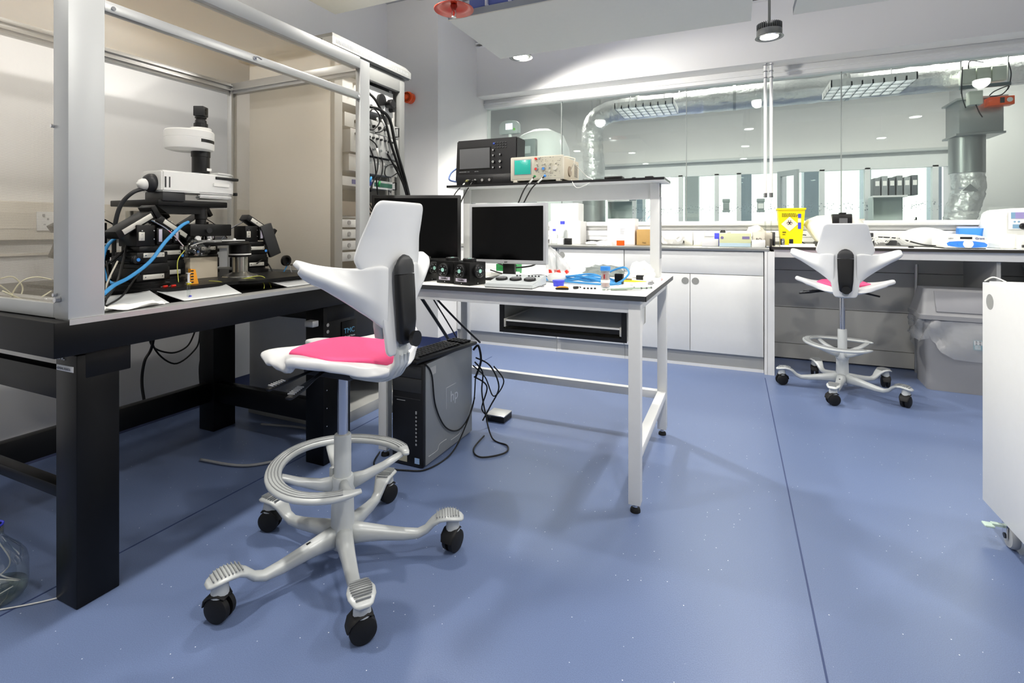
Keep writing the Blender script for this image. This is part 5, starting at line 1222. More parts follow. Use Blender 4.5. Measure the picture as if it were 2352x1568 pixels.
def bottle(u, y, r, h, label):
    x = PY(u, 550, y).x; t = thing('lab_bottle', label, 'bottle', (x, y, CT), 0, 'clear bottles with blue caps')
    MB().lathe([(0, .001), (r*.95, .001), (r, .006), (r, h*.55), (r*.8, h*.66), (r*.36, h*.78), (r*.33, h*.86)]).build('glass', CLEAR, t, smooth=True)
    MB().lathe([(r*.44, h*.86), (r*.44, h), (0, h)]).build('cap', VIOLET, t, ang=.5)
bottle(1292, 4.30, .048, .205, 'larger clear bottle with blue cap before the polystyrene boxes')
bottle(1273, 4.22, .033, .135, 'smaller clear bottle with blue cap before the polystyrene boxes')
cbox(1296, 1311, 547, 4.15, .04, CT, 'black_box', BLK, 'small black box in front of the clear bottles', 'box'); cbox(1280, 1294, 547, 4.15, .04, CT, 'white_tub', WPLAST, 'small white tub left of the black box on the counter', 'tub')
sc_ = thing('balance', 'small white balance with round pan on the counter', 'balance', (PY(1390, 550, 4.2).x, 4.2, CT))
MB().prism([(-.06, 0), (.075, 0), (.065, .025), (-.02, .038), (-.05, .03)], .12, facing((0, .06, 0))).build('body', WPLAST, sc_)
MB().lathe([(.0, .038), (.022, .039), (.024, .043)], c=(.0, 0, 0)).build('pan', CHROME, sc_)
small(crumple((PY(1360, 550, 4.2).x, 4.2, CT+.012), .06, .04, .018, k=.1, seed=20), 'cloth', PAPER, 'white cloth lying left of the small balance', 'cloth')
cbox(1416, 1433, 552, 4.12, .03, CT, 'red_block', ORANGE, 'small red-orange block on the counter front', 'block')
o, a, b, z1 = cbox(1395, 1458, 502, 4.32, .18, CT, 'white_carton', mat('pinkish_white', (240, 232, 230), .7), 'white carton with a printed label on the counter')
lb_ = MB().box(-.025, .03, -.001, 0, -.03, .03).build('print_label', mat('label_white', (232, 232, 236), .6), o); lb_.location = ((a+b)/2+.015, 4.3195, CT+.115)
ln = MB()
for k in range(5): ln.box(-.02, -.02+(.04, .02, .035, .03, .03)[k], -.0016, -.001, .02-k*.011, .0225-k*.011)
ln.build('label_print', DGREY, lb_)
o, a, b, z1 = cbox(1462, 1497, 527, 4.30, .15, CT, 'brown_carton', CARD, 'small brown cardboard carton next to the white carton')
text('TGG', .016, facing(((a+b)/2-.016, 4.2992, CT+.012)), INK, o)
cbox(1466, 1500, 520, 4.33, .14, z1+.001, 'envelope', PAPER, 'white envelope resting on the brown carton', 'envelope')
rk_ = thing('wire_rack', 'fine wire rack standing on the sill behind the brown carton', 'rack', (-.78, 4.60, 1.1135))
for k in range(3): MB().tube([(.05*k, 0, 0), (.06+.05*k, 0, .07), (.10+.05*k, 0, .11), (.11+.05*k, 0, .09), (.07+.05*k, 0, .03)], .0018).build('wire', BCABLE if k == 1 else CHROME, rk_, smooth=True)
small(crumple((PY(1545, 540, 4.35).x, 4.35, CT+.05), .085, .06, .07, k=.16, seed=21), 'plastic_bag', mat('milky_film', (242, 242, 240), .3, alpha=.75), 'milky plastic bag of lab ware right of the shelf post', 'bag')
cbox(1572, 1591, 532, 4.42, .04, CT, 'card_sleeve', mat('cream_sleeve', (238, 236, 222), .7), 'left cream card sleeve standing on the counter', 'sleeve', 'two cream card sleeves')
cbox(1593, 1618, 532, 4.42, .04, CT, 'card_sleeve', MATS['cream_sleeve'], 'right cream card sleeve standing on the counter', 'sleeve', 'two cream card sleeves')
cbox(1612, 1650, 549, 4.18, .08, CT, 'grey_lid_box', mat('pale_lilac_grey', (206, 206, 210), .5), 'flat pale grey box left of the blister pack box')
cbox(1641, 1652, 535, 4.30, .03, CT, 'violet_box', VIOLET, 'tiny violet-blue box behind the flat grey box')
o, a, b, z1 = cbox(1652, 1725, 536, 4.15, .10, CT, 'glove_box', mat('glove_box_green', (196, 200, 160), .6), 'long pale green and blue dispenser box on the counter')
l_ = MB().box(a+.002, b-.002, -.001, 0, CT+.001, CT+.028).build('blue_band', mat('pale_blue_band', (170, 192, 206), .6), o); l_.location = (0, 4.15, 0)
l_ = MB().box(b-.06, b-.01, -.0012, 0, CT+.058, CT+.078).lathe([(.011, -.001), (0, -.0015)], c=(a+.02, 0, CT+.068), axis='Y').build('box_print', mat('box_print', (120, 110, 150), .6), o); l_.location = (0, 4.15, 0)
small(crumple((PY(1660, 530, 4.2).x, 4.2, z1+.012), .02, .015, .014, k=.15, seed=22), 'dark_stopper', DGREY, 'dark rubber lump on the long dispenser box', 'lump')
small(crumple((PY(1674, 532, 4.2).x, 4.2, z1+.006), .012, .01, .008, k=.15, seed=23), 'pale_stopper', BEIGE, 'small pale lump beside the dark one on the dispenser box', 'lump')
o, a, b, z1 = cbox(1729, 1757, 533, 4.16, .10, CT, 'grey_carton', BEIGE, 'grey carton with black hand lettering near the counter end')
text('BΩ', .03, facing((a+.02, 4.159, CT+.045)), INK, o); l_ = MB().box(a+.03, b-.004, 4.1585, 4.16, CT+.024, CT+.032).build('red_print', RED, o)
cbox(1727, 1758, 551, 4.09, .06, CT, 'white_tray', WPLAST, 'small white tray before the grey carton', 'tray')
cbox(1757, 1775, 534, 4.20, .25, CT, 'file_box', mat('stone_beige', (212, 206, 190), .6), 'narrow beige file box at the right end of the counter')
cbox(1776.5, 1780.5, 533, 4.07, .3, CT+.013, 'divider', DGREY, 'dark upright divider at the counter end', 'panel')
small(crumple((PY(1735, 520, 4.4).x, 4.4, CT+.10), .07, .05, .06, k=.14, seed=24), 'film_bag', MATS['milky_film'], 'clear plastic bag bulging behind the grey carton', 'bag')

# yellow sharps bin
sb = thing('sharps_bin', 'yellow biohazard sharps bin on the desk', 'bin', (.384, 4.28, DT))
bmn = MB(); w0, w1, h = .066, .088, .27
vs = []
for z, w_, d_ in ((0, w0, .05), (h, w1, .065), (h, w1+.006, .07), (h+.012, w1+.006, .07)):
    vs.append([bmn.bm.verts.new((sx*w_, sy_*d_, z)) for sx, sy_ in ((-1, -1), (1, -1), (1, 1), (-1, 1))])
for i in range(3):
    for k in range(4): bmn.bm.faces.new((vs[i][k], vs[i][(k+1) % 4], vs[i+1][(k+1) % 4], vs[i+1][k]))
bmn.bm.faces.new(vs[0]); bmn.bm.faces.new(vs[-1]); bmn.build('body', YELLOW, sb)
tilt = math.atan((.065-.05)/h)
M = Matrix.Translation((0, -.0505, 0)) @ Matrix.Rotation(tilt, 4, 'X')
MB().box(-.045, .045, -.0012, 0, -.045, .045, 0, M @ Matrix.Translation((-.012, 0, .165)) @ Matrix.Rotation(PI/4, 4, 'Y') @ Matrix.Scale(.86, 4)).build('hazard_diamond', mat('diamond_cream', (244, 228, 204), .6), sb)
bh = MB(); c0 = M @ Matrix.Translation((-.012, -.002, .175))
for k in range(3):
    a = PI/2+k*2*PI/3; q = V(.011*math.cos(a), 0, .011*math.sin(a))
    for j in range(10):
        t0, t1 = a+.6+j*.5078, a+.6+(j+1)*.5078
        bh.tube([c0 @ (q+V(.008*math.cos(t0), 0, .008*math.sin(t0))), c0 @ (q+V(.008*math.cos(t1), 0, .008*math.sin(t1)))], .0019, 6, smooth=False)
bh.tube([c0 @ V(-.005, 0, 0), c0 @ V(.005, 0, 0)], .004, 6, smooth=False).build('biohazard_symbol', INK, sb)
pr_ = MB(); rnd = random.Random(2)
for r_ in range(3):
    x = -.062
    while x < .03:
        w_ = rnd.uniform(.004, .012); pr_.box(x, x+w_, -.0012, 0, .238-r_*.010, .243-r_*.010, 0, M); x += w_+.003
pr_.box(-.058, -.035, -.0012, 0, .10, .108, 0, M).box(-.058, -.04, -.0012, 0, .085, .09, 0, M).build('printing', mat('print_brown', (96, 84, 20), .6), sb)
for z in (.21, .13): MB().box(.042, .062, -.0014, 0, z-.0, z+.03 if z > .2 else z+.045, 0, M).build('violet_panel', VIOLET, sb)
MB().box(.042, .062, -.0014, 0, .178, .205, 0, M).build('pale_panel', mat('diamond_cream', (0, 0, 0)), sb)

# microcentrifuge / microtome drum
mc = thing('bench_centrifuge', 'cream rounded bench machine with a black hinge mechanism beside the sharps bin', 'machine', (.66, 4.33, DT))
MB().loft([(-.145, 0, .10), (-.13, 0, .11), (-.09, 0, .12), (.0, 0, .122), (.10, 0, .118), (.15, 0, .10)], [.17, .21, .23, .235, .23, .20], [.15, .19, .215, .22, .215, .18], up=(0, 0, 1), n=28, p=3).build('body', mat('machine_cream', (240, 240, 228), .35), mc, smooth=True)
MB().box(-.11, .11, -.10, .10, 0, .035, .006).build('base', DGREY, mc)
MB().box(-.02, .10, -.125, -.06, .155, .235, .006).build('mechanism_frame', BLK, mc); MB().box(.02, .07, -.13, -.122, .17, .205).build('mechanism_plate', CHROME, mc); MB().box(.025, .065, -.12, -.07, .235, .245, .003).build('latch', BLK, mc)
sg = thing('slide_tray', 'white tray with a metal roller between bin and machine on the desk', 'tray', (.42, 4.13, DT))
MB().box(-.12, .10, -.05, .05, 0, .012, .003).box(-.06, .10, -.02, .04, .012, .022, .003).build('tray', WPLAST, sg); MB().lathe([(.014, 0), (.014, .04), (.010, .046), (0, .046)], c=(-.10, 0, .012)).build('roller', CHROME, sg); MB().box(-.055, -.03, .02, .05, .022, .055, .003).build('black_block', BLK, sg)
cablet([(.50, 4.42, 1.0), (.47, 4.40, 1.0), (.46, 4.40, .96), (.50, 4.40, .93)], .004, CABLE, 'cable', 'black cable curling between the sharps bin and the machine')

# charger clutter
small(MB().box(.86, .93, 4.40, 4.46, DT, DT+.06, .004).box(.87, .92, 4.38, 4.40, DT+.065, DT+.10, .004), 'power_adapter', DGREY, 'dark power adapters behind the right side of the chair back', 'adapter')
small(MB().lathe([(.03, 0), (.034, .006), (.034, .03), (.028, .036), (0, .036)], c=(1.02, 4.36, DT+.012), axis='Z'), 'round_fan', DGREY, 'round dark fan in the tangle of white wires', 'fan')
rnd = random.Random(31)
for i in range(7):
    c0 = V(rnd.uniform(.88, 1.12), rnd.uniform(4.28, 4.42), DT+.02); pts = []
    for k in range(7):
        a = k*1.1+i; pts.append(c0+V(math.cos(a)*.05*rnd.uniform(.5, 1.3), math.sin(a)*.03, .05*abs(math.sin(a*1.3))))
    cablet(pts, .0025, WCABLE, 'white_wire', 'white wire in the tangle right of the chair back', 'white wires tangled on the desk')
cablet([(.96, 4.44, DT+.07), (1.08, 4.42, DT+.06), (1.2, 4.34, DT+.02), (1.30, 4.30, DT+.015), (1.38, 4.28, DT+.03)], .004, CABLE, 'cable', 'thicker black cable running to the hot plate')
cablet([(1.10, 4.40, DT+.05), (1.18, 4.30, DT+.02), (1.26, 4.18, DT+.004), (1.36, 4.16, DT+.004)], .003, CABLE, 'cable', 'thin black cable running to the front of the hot plate')
small(crumple((1.25, 4.50, DT+.055), .16, .06, .085, k=.01, seed=40), 'white_basin', WPLAST, 'large white basin standing against the sill on the desk', 'basin', smooth=True)
small(crumple((1.08, 4.15, DT+.006), .014, .01, .008, k=.3, seed=41), 'black_scrap', BLK, 'small black scrap on the desk front', 'scrap')
small(MB().cyl((.885, 4.62, 1.1135), (.885, 4.62, 1.125), .03, seg=20), 'round_tin', BEIGE, 'small round tin on the window sill', 'tin')
small(MB().box(1.225, 1.232, 4.60, 4.61, 1.1135, 1.135).box(1.219, 1.232, 4.598, 4.61, 1.1135, 1.12), 'sill_clip', BLK, 'tiny black clip on the window sill', 'clip')

# hot plate
hp_ = thing('water_bath_controller', 'low white heating unit with a blue curved control panel and large dial', 'heater', (1.362, 4.135, DT), -.04)
MB().prism([(-.11, .006), (.11, .006), (.11, .055), (.10, .078), (.05, .09), (-.02, .095), (-.10, .09), (-.11, .08)], .27, facing((0, .27, 0)), .006).build('body', mat('instrument_white', (236, 237, 232), .3), hp_)
MB().box(-.10, .10, .01, .25, 0, .008).build('base', DGREY, hp_)
pts = [(-.07, .012)]
poly = [(-.098, .036), (-.092, .02), (-.04, .010), (.04, .009), (.10, .014), (.104, .03), (.09, .042), (.04, .05), (-.04, .05), (-.085, .046)]
MB().prism(poly, .002, facing((0, -.0005, 0))).build('blue_panel', mat('control_blue', (70, 136, 232), .35), hp_)
MB().lathe([(.026, 0), (.026, -.004), (.021, -.006), (.019, -.016), (0, -.018)], c=(.01, -.002, .032), axis='Y').build('dial', MATS['instrument_white'], hp_, ang=.5)
MB().box(-.03, .03, -.0012, .001, .064, .077).build('display', BLK, hp_)
for x in (-.07, -.036, .056): MB().lathe([(.0085, 0), (.0085, -.003), (0, -.0035)], c=(x, -.002, .032), axis='Y').build('button', BLUE, hp_)
text('Grant', .019, facing((.045, -.0012, .062)), mat('navy_ink', (40, 60, 130), .5), hp_); text('QBD4', .010, facing((-.09, -.0012, .064)), GREYP, hp_)
cbox(2203, 2270, 524, 4.50, .06, DT, 'blue_rack_box', BLUE, 'bright blue box standing behind the low white heating unit', 'box')
cbox(2199, 2268, 520, 4.565, .02, DT, 'lilac_lid', mat('lilac_film', (196, 206, 236), .4, alpha=.8), 'pale lilac lid edge behind the bright blue box', 'lid')
pcr = thing('bench_instrument', 'tall white instrument with violet display and black knob at the right edge', 'instrument', (1.735, 4.24, DT))
MB().prism([(-.17, 0), (.25, 0), (.25, .27), (-.10, .262), (-.135, .24), (-.16, .12)], .36, facing((0, .36, 0)), .006).build('body', MATS['instrument_white'], pcr)
MB().box(-.09, .25, -.06, .0, 0, .09, .004).build('front_ledge', MATS['instrument_white'], pcr)
Mp = Matrix.Translation((0, -.003, 0))
MB().box(-.128, .10, -.012, -.002, .125, .245, .004).build('control_panel', mat('panel_white', (240, 240, 240), .4), pcr)
MB().box(-.118, -.098, -.014, -.012, .195, .235).build('blue_panel', mat('steel_blue', (130, 168, 196), .4), pcr); MB().box(-.098, -.02, -.014, -.012, .195, .235).build('display', mat('lcd_violet', (160, 150, 200), .3), pcr)
MB().box(-.11, .0, -.014, -.012, .132, .158).build('button_strip', MATS['steel_blue'], pcr)
MB().lathe([(.02, -.012), (.02, -.02), (.013, -.03), (0, -.03)], c=(-.06, 0, .146), axis='Y').build('knob', BLK, pcr, ang=.5)
for x in (-.10, -.08, -.015, .0): MB().lathe([(.006, -.012), (0, -.014)], c=(x, 0, .175), axis='Y').build('button', MATS['steel_blue'], pcr)
MB().lathe([(.03, .29), (.036, .295), (.036, .31), (.03, .315), (.03, .29)], c=(.07, .1, .01)).build('top_ring', BLK, pcr); MB().box(.06, .2, .08, .12, .262, .30, .004).build('top_mount', MATS['instrument_white'], pcr)
small(MB().box(1.64, 1.73, 4.13, 4.16, DT+.012, DT+.03, .003).box(1.655, 1.68, 4.13, 4.155, DT, DT+.012), 'black_tool', BLK, 'flat black tool lying between the heater and the tall instrument', 'tool')
small(crumple((1.80, 4.085, DT+.006), .08, .02, .012, k=.3, seed=50), 'gravel_mat', mat('beige_grit', (196, 188, 170), .9, noise=.5, nscale=200), 'strip of beige gritty material on the desk front', 'mat')

# ================================================================== BIN, BOX UNDER DESK, MOBILE CABINET
wb = thing('waste_bin', 'grey plastic swing-lid waste bin with a clear liner', 'bin', (1.37, 4.24, 0), -.07)
def frus(mb, z0, z1, a0, b0, a1, b1, r=.03, n=6):
    rings = []
    for z, a, b in ((z0, a0, b0), (z1, a1, b1)):
        ring_ = []
        for qx, qy, s0 in ((1, 1, 0), (-1, 1, 1), (-1, -1, 2), (1, -1, 3)):
            for k in range(n+1):
                an = s0*PI/2+k/n*PI/2; ring_.append(mb.bm.verts.new((qx*(a-r)+r*math.cos(an), qy*(b-r)+r*math.sin(an), z)))
        rings.append(ring_)
    m_ = len(rings[0])
    for k in range(m_): mb.bm.faces.new((rings[0][k], rings[0][(k+1) % m_], rings[1][(k+1) % m_], rings[1][k]))
    mb.bm.faces.new(rings[0][::-1]); mb.bm.faces.new(rings[1]); return mb
BING = mat('bin_grey', (142, 143, 146), .45)
frus(MB(), .0, .46, .205, .15, .228, .165).build('body', BING, wb)
frus(frus(MB(), .462, .49, .252, .185, .252, .185), .49, .50, .245, .18, .24, .175).build('lid_rim', BING, wb)
frus(MB(), .50, .655, .24, .175, .215, .10).build('lid_dome', BING, wb)
M = Matrix.Translation((0, -.178, .502)) @ Matrix.Rotation(-.455, 4, 'X')
MB().box(-.165, .175, -.004, .003, .012, .155, .002, M).build('swing_flap', mat('bin_flap', (134, 135, 140), .45), wb)
lnm = MB(); rr = random.Random(3); nseg = 64
rows = []
for i in range(9):
    z = .458-.022*i; row = []
    for k in range(nseg):
        a = 2*PI*k/nseg; ex = abs(math.cos(a))**.5*math.copysign(1, math.cos(a)); ey = abs(math.sin(a))**.5*math.copysign(1, math.sin(a))
        g_ = .012+.012*math.sin(a*9+i*.7)+.006*math.sin(a*23+i); low = (.05*math.sin(a*2+1)+.03*math.sin(a*5))*(i/8)
        row.append(lnm.bm.verts.new((ex*(.238+g_*1.2+.003*math.sin(i)), ey*(.174+g_*1.2+.003*math.sin(i)), z+low+rr.uniform(-.002, .002))))
    rows.append(row)
for i in range(8):
    for k in range(nseg): lnm.bm.faces.new((rows[i][k], rows[i][(k+1) % nseg], rows[i+1][(k+1) % nseg], rows[i+1][k]))
lnm.build('bin_liner', mat('liner_film', (206, 208, 210), .15, alpha=.42), wb, smooth=True)
lab = MB().box(.02, .10, -.1675, -.162, .285, .345).build('shop_label', mat('label_teal', (30, 150, 165), .5), wb)
MB().box(.022, .098, -.1684, -.1674, .318, .343).build('label_panel', PAPER, lab)
lm = MB()
for i in range(2):
    for k in range(4): lm.cyl((.033+k*.018, -.169, .337-i*.013), (.033+k*.018, -.1682, .337-i*.013), .005, seg=10)
lm.build('label_dots', DGREY, lab)
for k in range(7): pass
bcd = MB()
for k in range(9): bcd.box(.026+k*.0032, .0275+k*.0032, -.1684, -.1674, .289, .314)
bcd.build('barcode', PAPER, lab)
MB().cyl((1.215, 4.55, 0), (1.215, 4.55, .79), .012, seg=12).build('pipe', ALU, None, label='grey upright pipe rising behind the waste bin under the desk', cat='pipe')
ub = thing('storage_tub', 'grey translucent storage tub under the desk behind the mobile cabinet', 'tub', (1.92, 4.33, .0))
MB().box(-.30, .35, -.22, .22, .0, .60, .01).build('lower_tub', mat('tub_dark', (118, 118, 122), .5), ub)
frus(MB(), .60, .80, .10, .18, .14, .2).build('upper_tub', mat('tub_pale', (176, 180, 184), .4), ub)
side = MB().box(1.50, 1.52, 4.10, 4.60, 0, .84); o = side.build('knee_panel', GREYLAM, None, label='grey upright panel under the desk right of the waste bin', cat='panel')
mcb = thing('mobile_cabinet', 'white mobile cabinet on castors at the right edge of view', 'cabinet', (1.1, 1.94, 0))
MB().box(-.282, .30, -.345, .345, .10, .845, .001).build('body', WHITE, mcb)
dr = MB().box(-.302, -.284, -.346, .346, .098, .862, .0015).build('door', WHITE, mcb)
MB().lathe([(.0265, -.3005), (.0265, -.3025), (0, -.3028)], c=(0, .29, .80), axis='X').build('finger_pull', MATS['grey_grip'], dr)
MB().box(-.284, .30, -.346, .346, .847, .866, .001).build('top_board', WHITE, mcb)
for (x, y, s_) in ((-.266, .235, 1), (-.266, -.25, 1), (.22, .235, -1), (.22, -.25, -1)):
    c_ = MB().lathe([(.0, -.011), (.012, -.012), (.034, -.011), (.0375, -.005), (.0375, .005), (.034, .011), (.012, .012), (0, .011)], c=(x, y, .038), axis='X').build('castor_wheel', mat('castor_grey', (178, 180, 180), .45), mcb, ang=.7)
    MB().box(x-.02, x+.02, y-.02, y+.03, .078, .10, .002).box(x-.018, x-.014, y-.012, y+.02, .03, .09).box(x+.014, x+.018, y-.012, y+.02, .03, .09).build('castor_fork', CHROME, mcb)
    MB().box(x-.068, x-.04, y+.0, y+.032, .052, .060, .004).box(x-.045, x-.018, y+.012, y+.028, .056, .064).build('brake_pedal', mat('pedal_green', (196, 216, 204), .4), mcb)
    MB().cyl((x-.014, y, .038), (x-.02, y, .038), .009).build('axle', BLK, mcb)
cablet([(.80, 2.275, .867), (.815, 2.25, .883), (.83, 2.20, .872)], .0022, WCABLE, 'wire', 'short pale wire on the corner of the mobile cabinet')

# ================================================================== BEYOND THE GLASS
dh = thing('foil_duct', 'foil wrapped duct running along behind the glass and bending down at the left', 'duct', (0, 6.2, 2.50)); dh.scale = (1.19, 1.19, 1.19)
rnd = random.Random(6)
def foil(mb, pts, r, amp=.006, n=28):
    pts = spline([Vector(p) for p in pts], 10); rings = []
    for i, q in enumerate(pts):
        d = (pts[min(i+1, len(pts)-1)]-pts[max(i-1, 0)]).normalized(); sd = d.cross(V(0, 1, 0)).normalized(); uu = sd.cross(d)
        rings.append([mb.bm.verts.new(q+(sd*math.cos(2*PI*k/n)+uu*math.sin(2*PI*k/n))*(r+rnd.uniform(-amp, amp))) for k in range(n)])
    for i in range(len(rings)-1):
        for k in range(n): mb.bm.faces.new((rings[i][k], rings[i][(k+1) % n], rings[i+1][(k+1) % n], rings[i+1][k]))
    return mb
foil(MB(), [(3.6, 0, .02), (2.6, 0, .02), (1.6, 0, .02), (.8, 0, .02), (0, 0, .02), (-.6, 0, .015), (-1.05, 0, .01), (-1.25, 0, -.02), (-1.36, 0, -.12), (-1.38, 0, -.3), (-1.36, 0, -.55), (-1.36, 0, -.7)], .11).build('foil_sleeve', FOIL, dh)
MB().cyl((-1.36, 0, -.7), (-1.36, 0, -1.6), .12, seg=28).build('lower_pipe', mat('galvanised', (176, 180, 180), .35, metal=.7), dh)
for x in (-.9, 0, .9, 1.7, 2.6): MB().lathe([(.118, -.012), (.118, .012)], c=(x, 0, .02), axis='X').build('joint_band', ALU, dh)
for x in (-.5, .9, 2.1): MB().cyl((x, 0, .12), (x, 0, .67), .006, seg=8).build('hanger_rod', ALU, dh)
dv = thing('foil_duct', 'vertical foil duct with damper box dropping behind the right window', 'duct', (2.047, 6.2, .99)); dv.scale = (1.19, 1.19, 1.19)
MB().box(-.10, .17, -.16, .12, .80, 1.06, .004).box(-.12, .19, -.18, .14, 1.06, 1.075).box(-.12, .18, -.17, .13, .785, .80).build('damper_box', MATS['galvanised'], dv)
MB().cyl((0, 0, .5), (0, 0, .79), .115, seg=28).build('spigot', MATS['galvanised'], dv)
foil(MB(), [(0, 0, .52), (.01, 0, .36), (-.03, 0, .2), (-.05, 0, .1)], .105).build('foil_sleeve', FOIL, dv)
MB().cyl((-.05, 0, .12), (-.08, 0, -1.0), .12, seg=28).build('lower_pipe', MATS['galvanised'], dv)
MB().prism([(-.05, 0), (.05, 0), (.0, .055)], .003, facing((-.02, -.125, .35))).build('arrow_sticker', GREYP, dv)
el = thing('control_boxes', 'grey electrical boxes with an orange actuator hung above the damper', 'electrical box', (2.07, 5.93, 2.18)); el.scale = (1.19, 1.19, 1.19)
for x in (-.09, .0, .09): MB().box(x-.042, x+.042, -.03, .04, .17, .28, .003).build('box', mat('elec_grey', (206, 212, 200), .5), el)
MB().box(-.14, .16, -.02, .0, .13, .155).build('mount_rail', mat('slate_rail', (96, 110, 112), .5), el)
MB().box(-.09, -.01, -.04, .03, .0, .105, .003).build('box', MATS['elec_grey'], el)
oa = MB().box(.02, .17, -.05, .03, -.02, .045, .004).build('actuator', ORANGE, el)
MB().lathe([(.017, -.052), (.017, -.056), (.008, -.056)], c=(.14, 0, .015), axis='Y').build('actuator_dial', WPLAST, oa); MB().box(.085, .11, -.054, -.05, -.005, .035).build('actuator_mark', BLK, oa)
for i, pts in enumerate((((-.13, -.03, .30), (-.135, -.03, .1), (-.11, -.03, -.02)), ((.03, -.03, .06), (.06, -.04, .09), (.14, -.04, .12), (.10, -.04, .06), (.03, -.04, .05)), ((-.05, -.03, .0), (-.03, -.03, -.06), (-.01, -.03, -.1)), ((.14, -.03, .3), (.155, -.03, .22), (.15, -.03, .15)), ((-.09, -.02, .28), (-.08, -.02, .34), (.0, -.02, .32)))):
    MB().tube(pts, .004).build('wire', CABLE, el, smooth=True)
MB().cyl((-.13, 0, .1), (-.13, 0, .94), .005, seg=8).cyl((.15, 0, .1), (.15, 0, .94), .005, seg=8).build('hanger_rod', ALU, el)
GLOW = mat('tube_glow', (255, 255, 255), .5, emit=3.6)
def lum(x0, x1, y0, y1, z, label):
    t = thing('louvre_light', label, 'lamp', ((x0+x1)/2, (y0+y1)/2, z), 0, 'louvred lights in the far room'); a, b = (x1-x0)/2, (y1-y0)/2
    MB().box(-a, a, -b, -b+.01, 0, .06).box(-a, a, b-.01, b, 0, .06).box(-a, -a+.01, -b, b, 0, .06).box(a-.01, a, -b, b, 0, .06).box(-a, a, -b, b, .06, .065).build('tray', WPAINT, t)
    l_ = MB()
    for k in range(1, 8): l_.box(-a+2*a*k/8-.006, -a+2*a*k/8+.006, -b, b, .0, .035)
    for k in range(1, 4): l_.box(-a, a, -b+2*b*k/4-.012, -b+2*b*k/4+.012, .0, .04)
    l_.build('louvre', WPAINT, t)
    for k in range(4): MB().cyl((-a+.02, -b+2*b*(k+.5)/4, .045), (a-.02, -b+2*b*(k+.5)/4, .045), .012, seg=10).build('glowing_tube', GLOW, t)
    for x in (-a*.6, a*.6): MB().cyl((x, 0, .065), (x, 0, 3.3-z), .004, seg=8).build('hanger_rod', ALU, t)
lum(-1.15, -.56, 5.24, 5.74, 2.3, 'louvred ceiling light left of centre behind the glass'); lum(.78, 1.40, 5.2, 5.7, 2.3, 'louvred ceiling light at the right behind the glass')
# large rounded instrument at the left
gi = thing('imaging_instrument', 'large rounded white instrument with a screen head behind the glass', 'instrument', (-2.0, 5.35, 0))
MB().loft([(0, 0, .0), (0, 0, .8), (0, 0, 1.6), (0, 0, 1.95), (.0, 0, 2.10), (0, 0, 2.17)], [.70, .72, .66, .60, .48, .2], [.6, .6, .56, .5, .4, .15], up=(0, 1, 0), n=36, p=2.8).build('white_shell', mat('shell_white', (232, 234, 234), .3), gi, smooth=True)
MB().box(-.15, .05, -.335, -.27, .9, 2.02, .01).build('grey_column', mat('slate_front', (120, 128, 130), .4), gi)
MB().box(-.105, -.005, -.338, -.334, 1.86, 1.94).build('notice', mat('notice_grey', (170, 176, 178), .5), gi)
hdm = MB().prism([(-.11, 0), (.11, 0), (.115, .02), (.11, .11), (.075, .14), (0, .152), (-.075, .14), (-.11, .11), (-.115, .02)], .07, facing((-.22, -.36, 2.07)), .008).build('screen_head', mat('head_grey', (176, 182, 182), .4), gi)
MB().box(-.255, -.175, -.433, -.429, 2.115, 2.18).build('screen', mat('lit_screen', (236, 238, 255), .4, emit=1.2), hdm)
MB().cyl((-.155, -.433, 2.115), (-.155, -.43, 2.115), .014).build('green_button', mat('lime', (120, 196, 90), .4), hdm)
MB().cyl((-.22, -.39, 1.95), (-.22, -.39, 2.07), .02).cyl((-.22, -.39, 1.97), (-.22, -.2, 1.93), .02).build('head_arm', WPLAST, gi)
# open window leaf, dispensers, shelves of files
ol = thing('open_casement', 'grey framed casement standing open in the far windows', 'window', (.56, 7.90, 0), -.9)
w_ = .34
MB().box(0, .05, -.02, .02, .6, 1.84).box(w_-.05, w_, -.02, .02, .6, 1.84).box(.05, w_-.05, -.02, .02, 1.77, 1.84).box(.05, w_-.05, -.02, .02, .6, .68).build('frame', mat('casement_grey', (176, 184, 186), .4), ol)
MB().box(.05, w_-.05, -.003, .003, .68, 1.77).build('pane', mat('casement_glass', (225, 235, 240), .1, alpha=.2), ol)
def far_box(u0, u1, v0, v1, y, name, m_, label, cat, d=.1, group=None):
    a = PY(u0, v0, y); b = PY(u1, v1, y); return small(MB().box(a.x, b.x, y, y+d, b.z, a.z, .003), name, m_, label, cat, group)
DISP = mat('dispenser_grey', (150, 162, 160), .5)
for (u, y, lb_) in ((1668, 7.93, 'grey towel dispenser on the far wall, left one'), (1747, 7.93, 'grey towel dispenser on the far wall, right one')):
    p = PY(u, 487, y); t = thing('towel_dispenser', lb_, 'dispenser', (p.x, y, p.z), 0, 'grey towel dispensers')
    MB().box(-.05, .05, -.05, .05, 0, .03, .004).box(-.042, .042, -.045, .05, .03, .14, .004).box(-.05, .05, -.05, .05, .14, .19, .006).build('body', DISP, t)
    MB().box(-.035, .035, -.047, -.044, .05, .12).build('front', PAPER if u > 1700 else DISP, t)
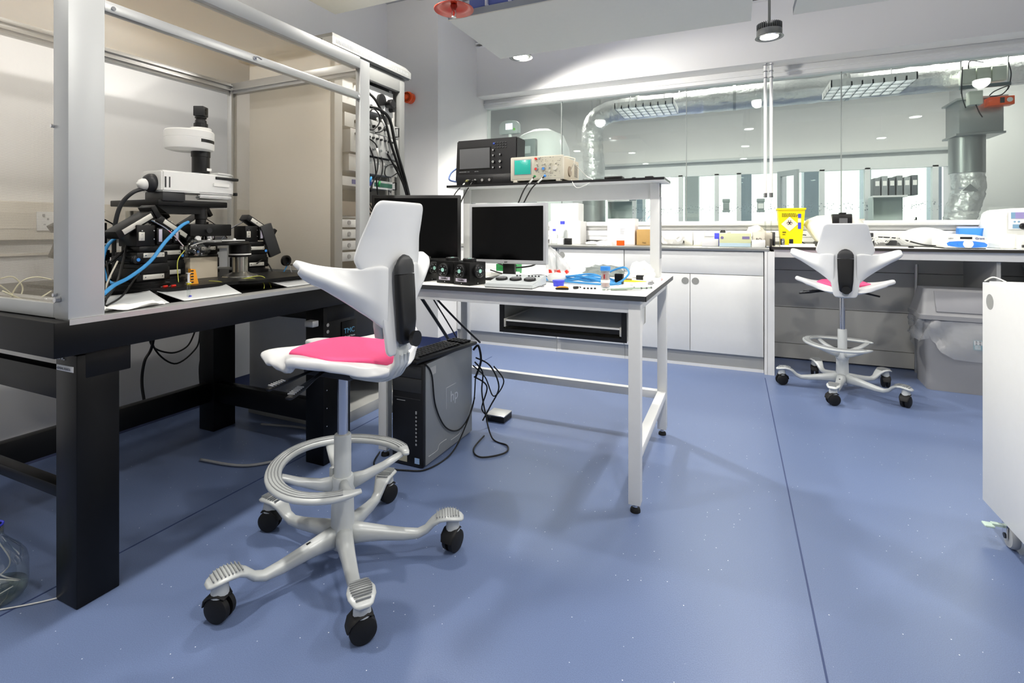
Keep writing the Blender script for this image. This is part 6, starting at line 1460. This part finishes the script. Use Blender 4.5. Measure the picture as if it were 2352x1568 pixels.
def fshelf(u0, u1, vt, y, label, n, gl):
    a = PY(u0, vt+38, y); b = PY(u1, vt+38, y); t = thing('wall_shelf', label, 'shelf', ((a.x+b.x)/2, y, a.z), 0)
    w_ = (b.x-a.x)/2; MB().box(-w_, w_, 0, .25, 0, .02).build('board', WPAINT, t); MB().box(-w_, w_, .2, .25, -.30, 0).build('back_board', mat('pale_green_grey', (186, 198, 194), .5), t); MB().box(-w_, w_*.7, .02, .2, -.30, -.28).box(-w_, -w_+.01, .02, .2, -.3, 0).build('lower_box', mat('pale_green_grey', (0, 0, 0)), t)
    for k in range(n):
        x = a.x+.02+k*.075; FM = mat('file_grey_%d' % (k % 3), [(120, 126, 128), (150, 156, 158), (96, 102, 106)][k % 3], .6)
        f_ = thing('box_file', 'grey box file on the shelf '+gl, 'file', (x+.03, y+.12, a.z+.02), 0, 'grey box files '+gl)
        MB().box(-.03, .03, -.10, .10, 0, .22+.02*(k % 2), .003).build('cover', FM, f_); MB().box(-.02, .02, -.102, -.10, .12, .18).build('spine_label', PAPER, f_)
fshelf(1395, 1445, 425, 7.3, 'small wall shelf with grey files seen through the left of the glass', 5, 'at the left of the far room')
fshelf(2005, 2085, 415, 7.5, 'wall shelf with grey files seen through the right of the glass', 6, 'at the right of the far room')
for i, (u, v) in enumerate(((1460, 345),)): pass
bm2 = bpy.data.materials.new('speckle_band'); bm2.use_nodes = True; nt = bm2.node_tree; b_ = nt.nodes['Principled BSDF']; b_.inputs['Base Color'].default_value = (.35, .42, .46, 1)
tc = nt.nodes.new('ShaderNodeTexCoord'); vn = nt.nodes.new('ShaderNodeTexVoronoi'); vn.inputs['Scale'].default_value = 42; nt.links.new(tc.outputs['Object'], vn.inputs[0])
lt = nt.nodes.new('ShaderNodeMath'); lt.operation = 'LESS_THAN'; lt.inputs[1].default_value = .34; nt.links.new(vn.outputs['Distance'], lt.inputs[0])
sep = nt.nodes.new('ShaderNodeSeparateColor'); nt.links.new(vn.outputs['Color'], sep.inputs[0])
gt = nt.nodes.new('ShaderNodeMath'); gt.operation = 'GREATER_THAN'; gt.inputs[1].default_value = .55; nt.links.new(sep.outputs[0], gt.inputs[0])
mu = nt.nodes.new('ShaderNodeMath'); mu.operation = 'MULTIPLY'; nt.links.new(lt.outputs[0], mu.inputs[0]); nt.links.new(gt.outputs[0], mu.inputs[1])
mu2 = nt.nodes.new('ShaderNodeMath'); mu2.operation = 'MULTIPLY'; mu2.inputs[1].default_value = .45; nt.links.new(mu.outputs[0], mu2.inputs[0]); nt.links.new(mu2.outputs[0], b_.inputs['Alpha'])
MB().box(-2.0, 2.4, 8.012, 8.014, 1.28, 1.40).build('trim_9', bm2, None, kind='structure')
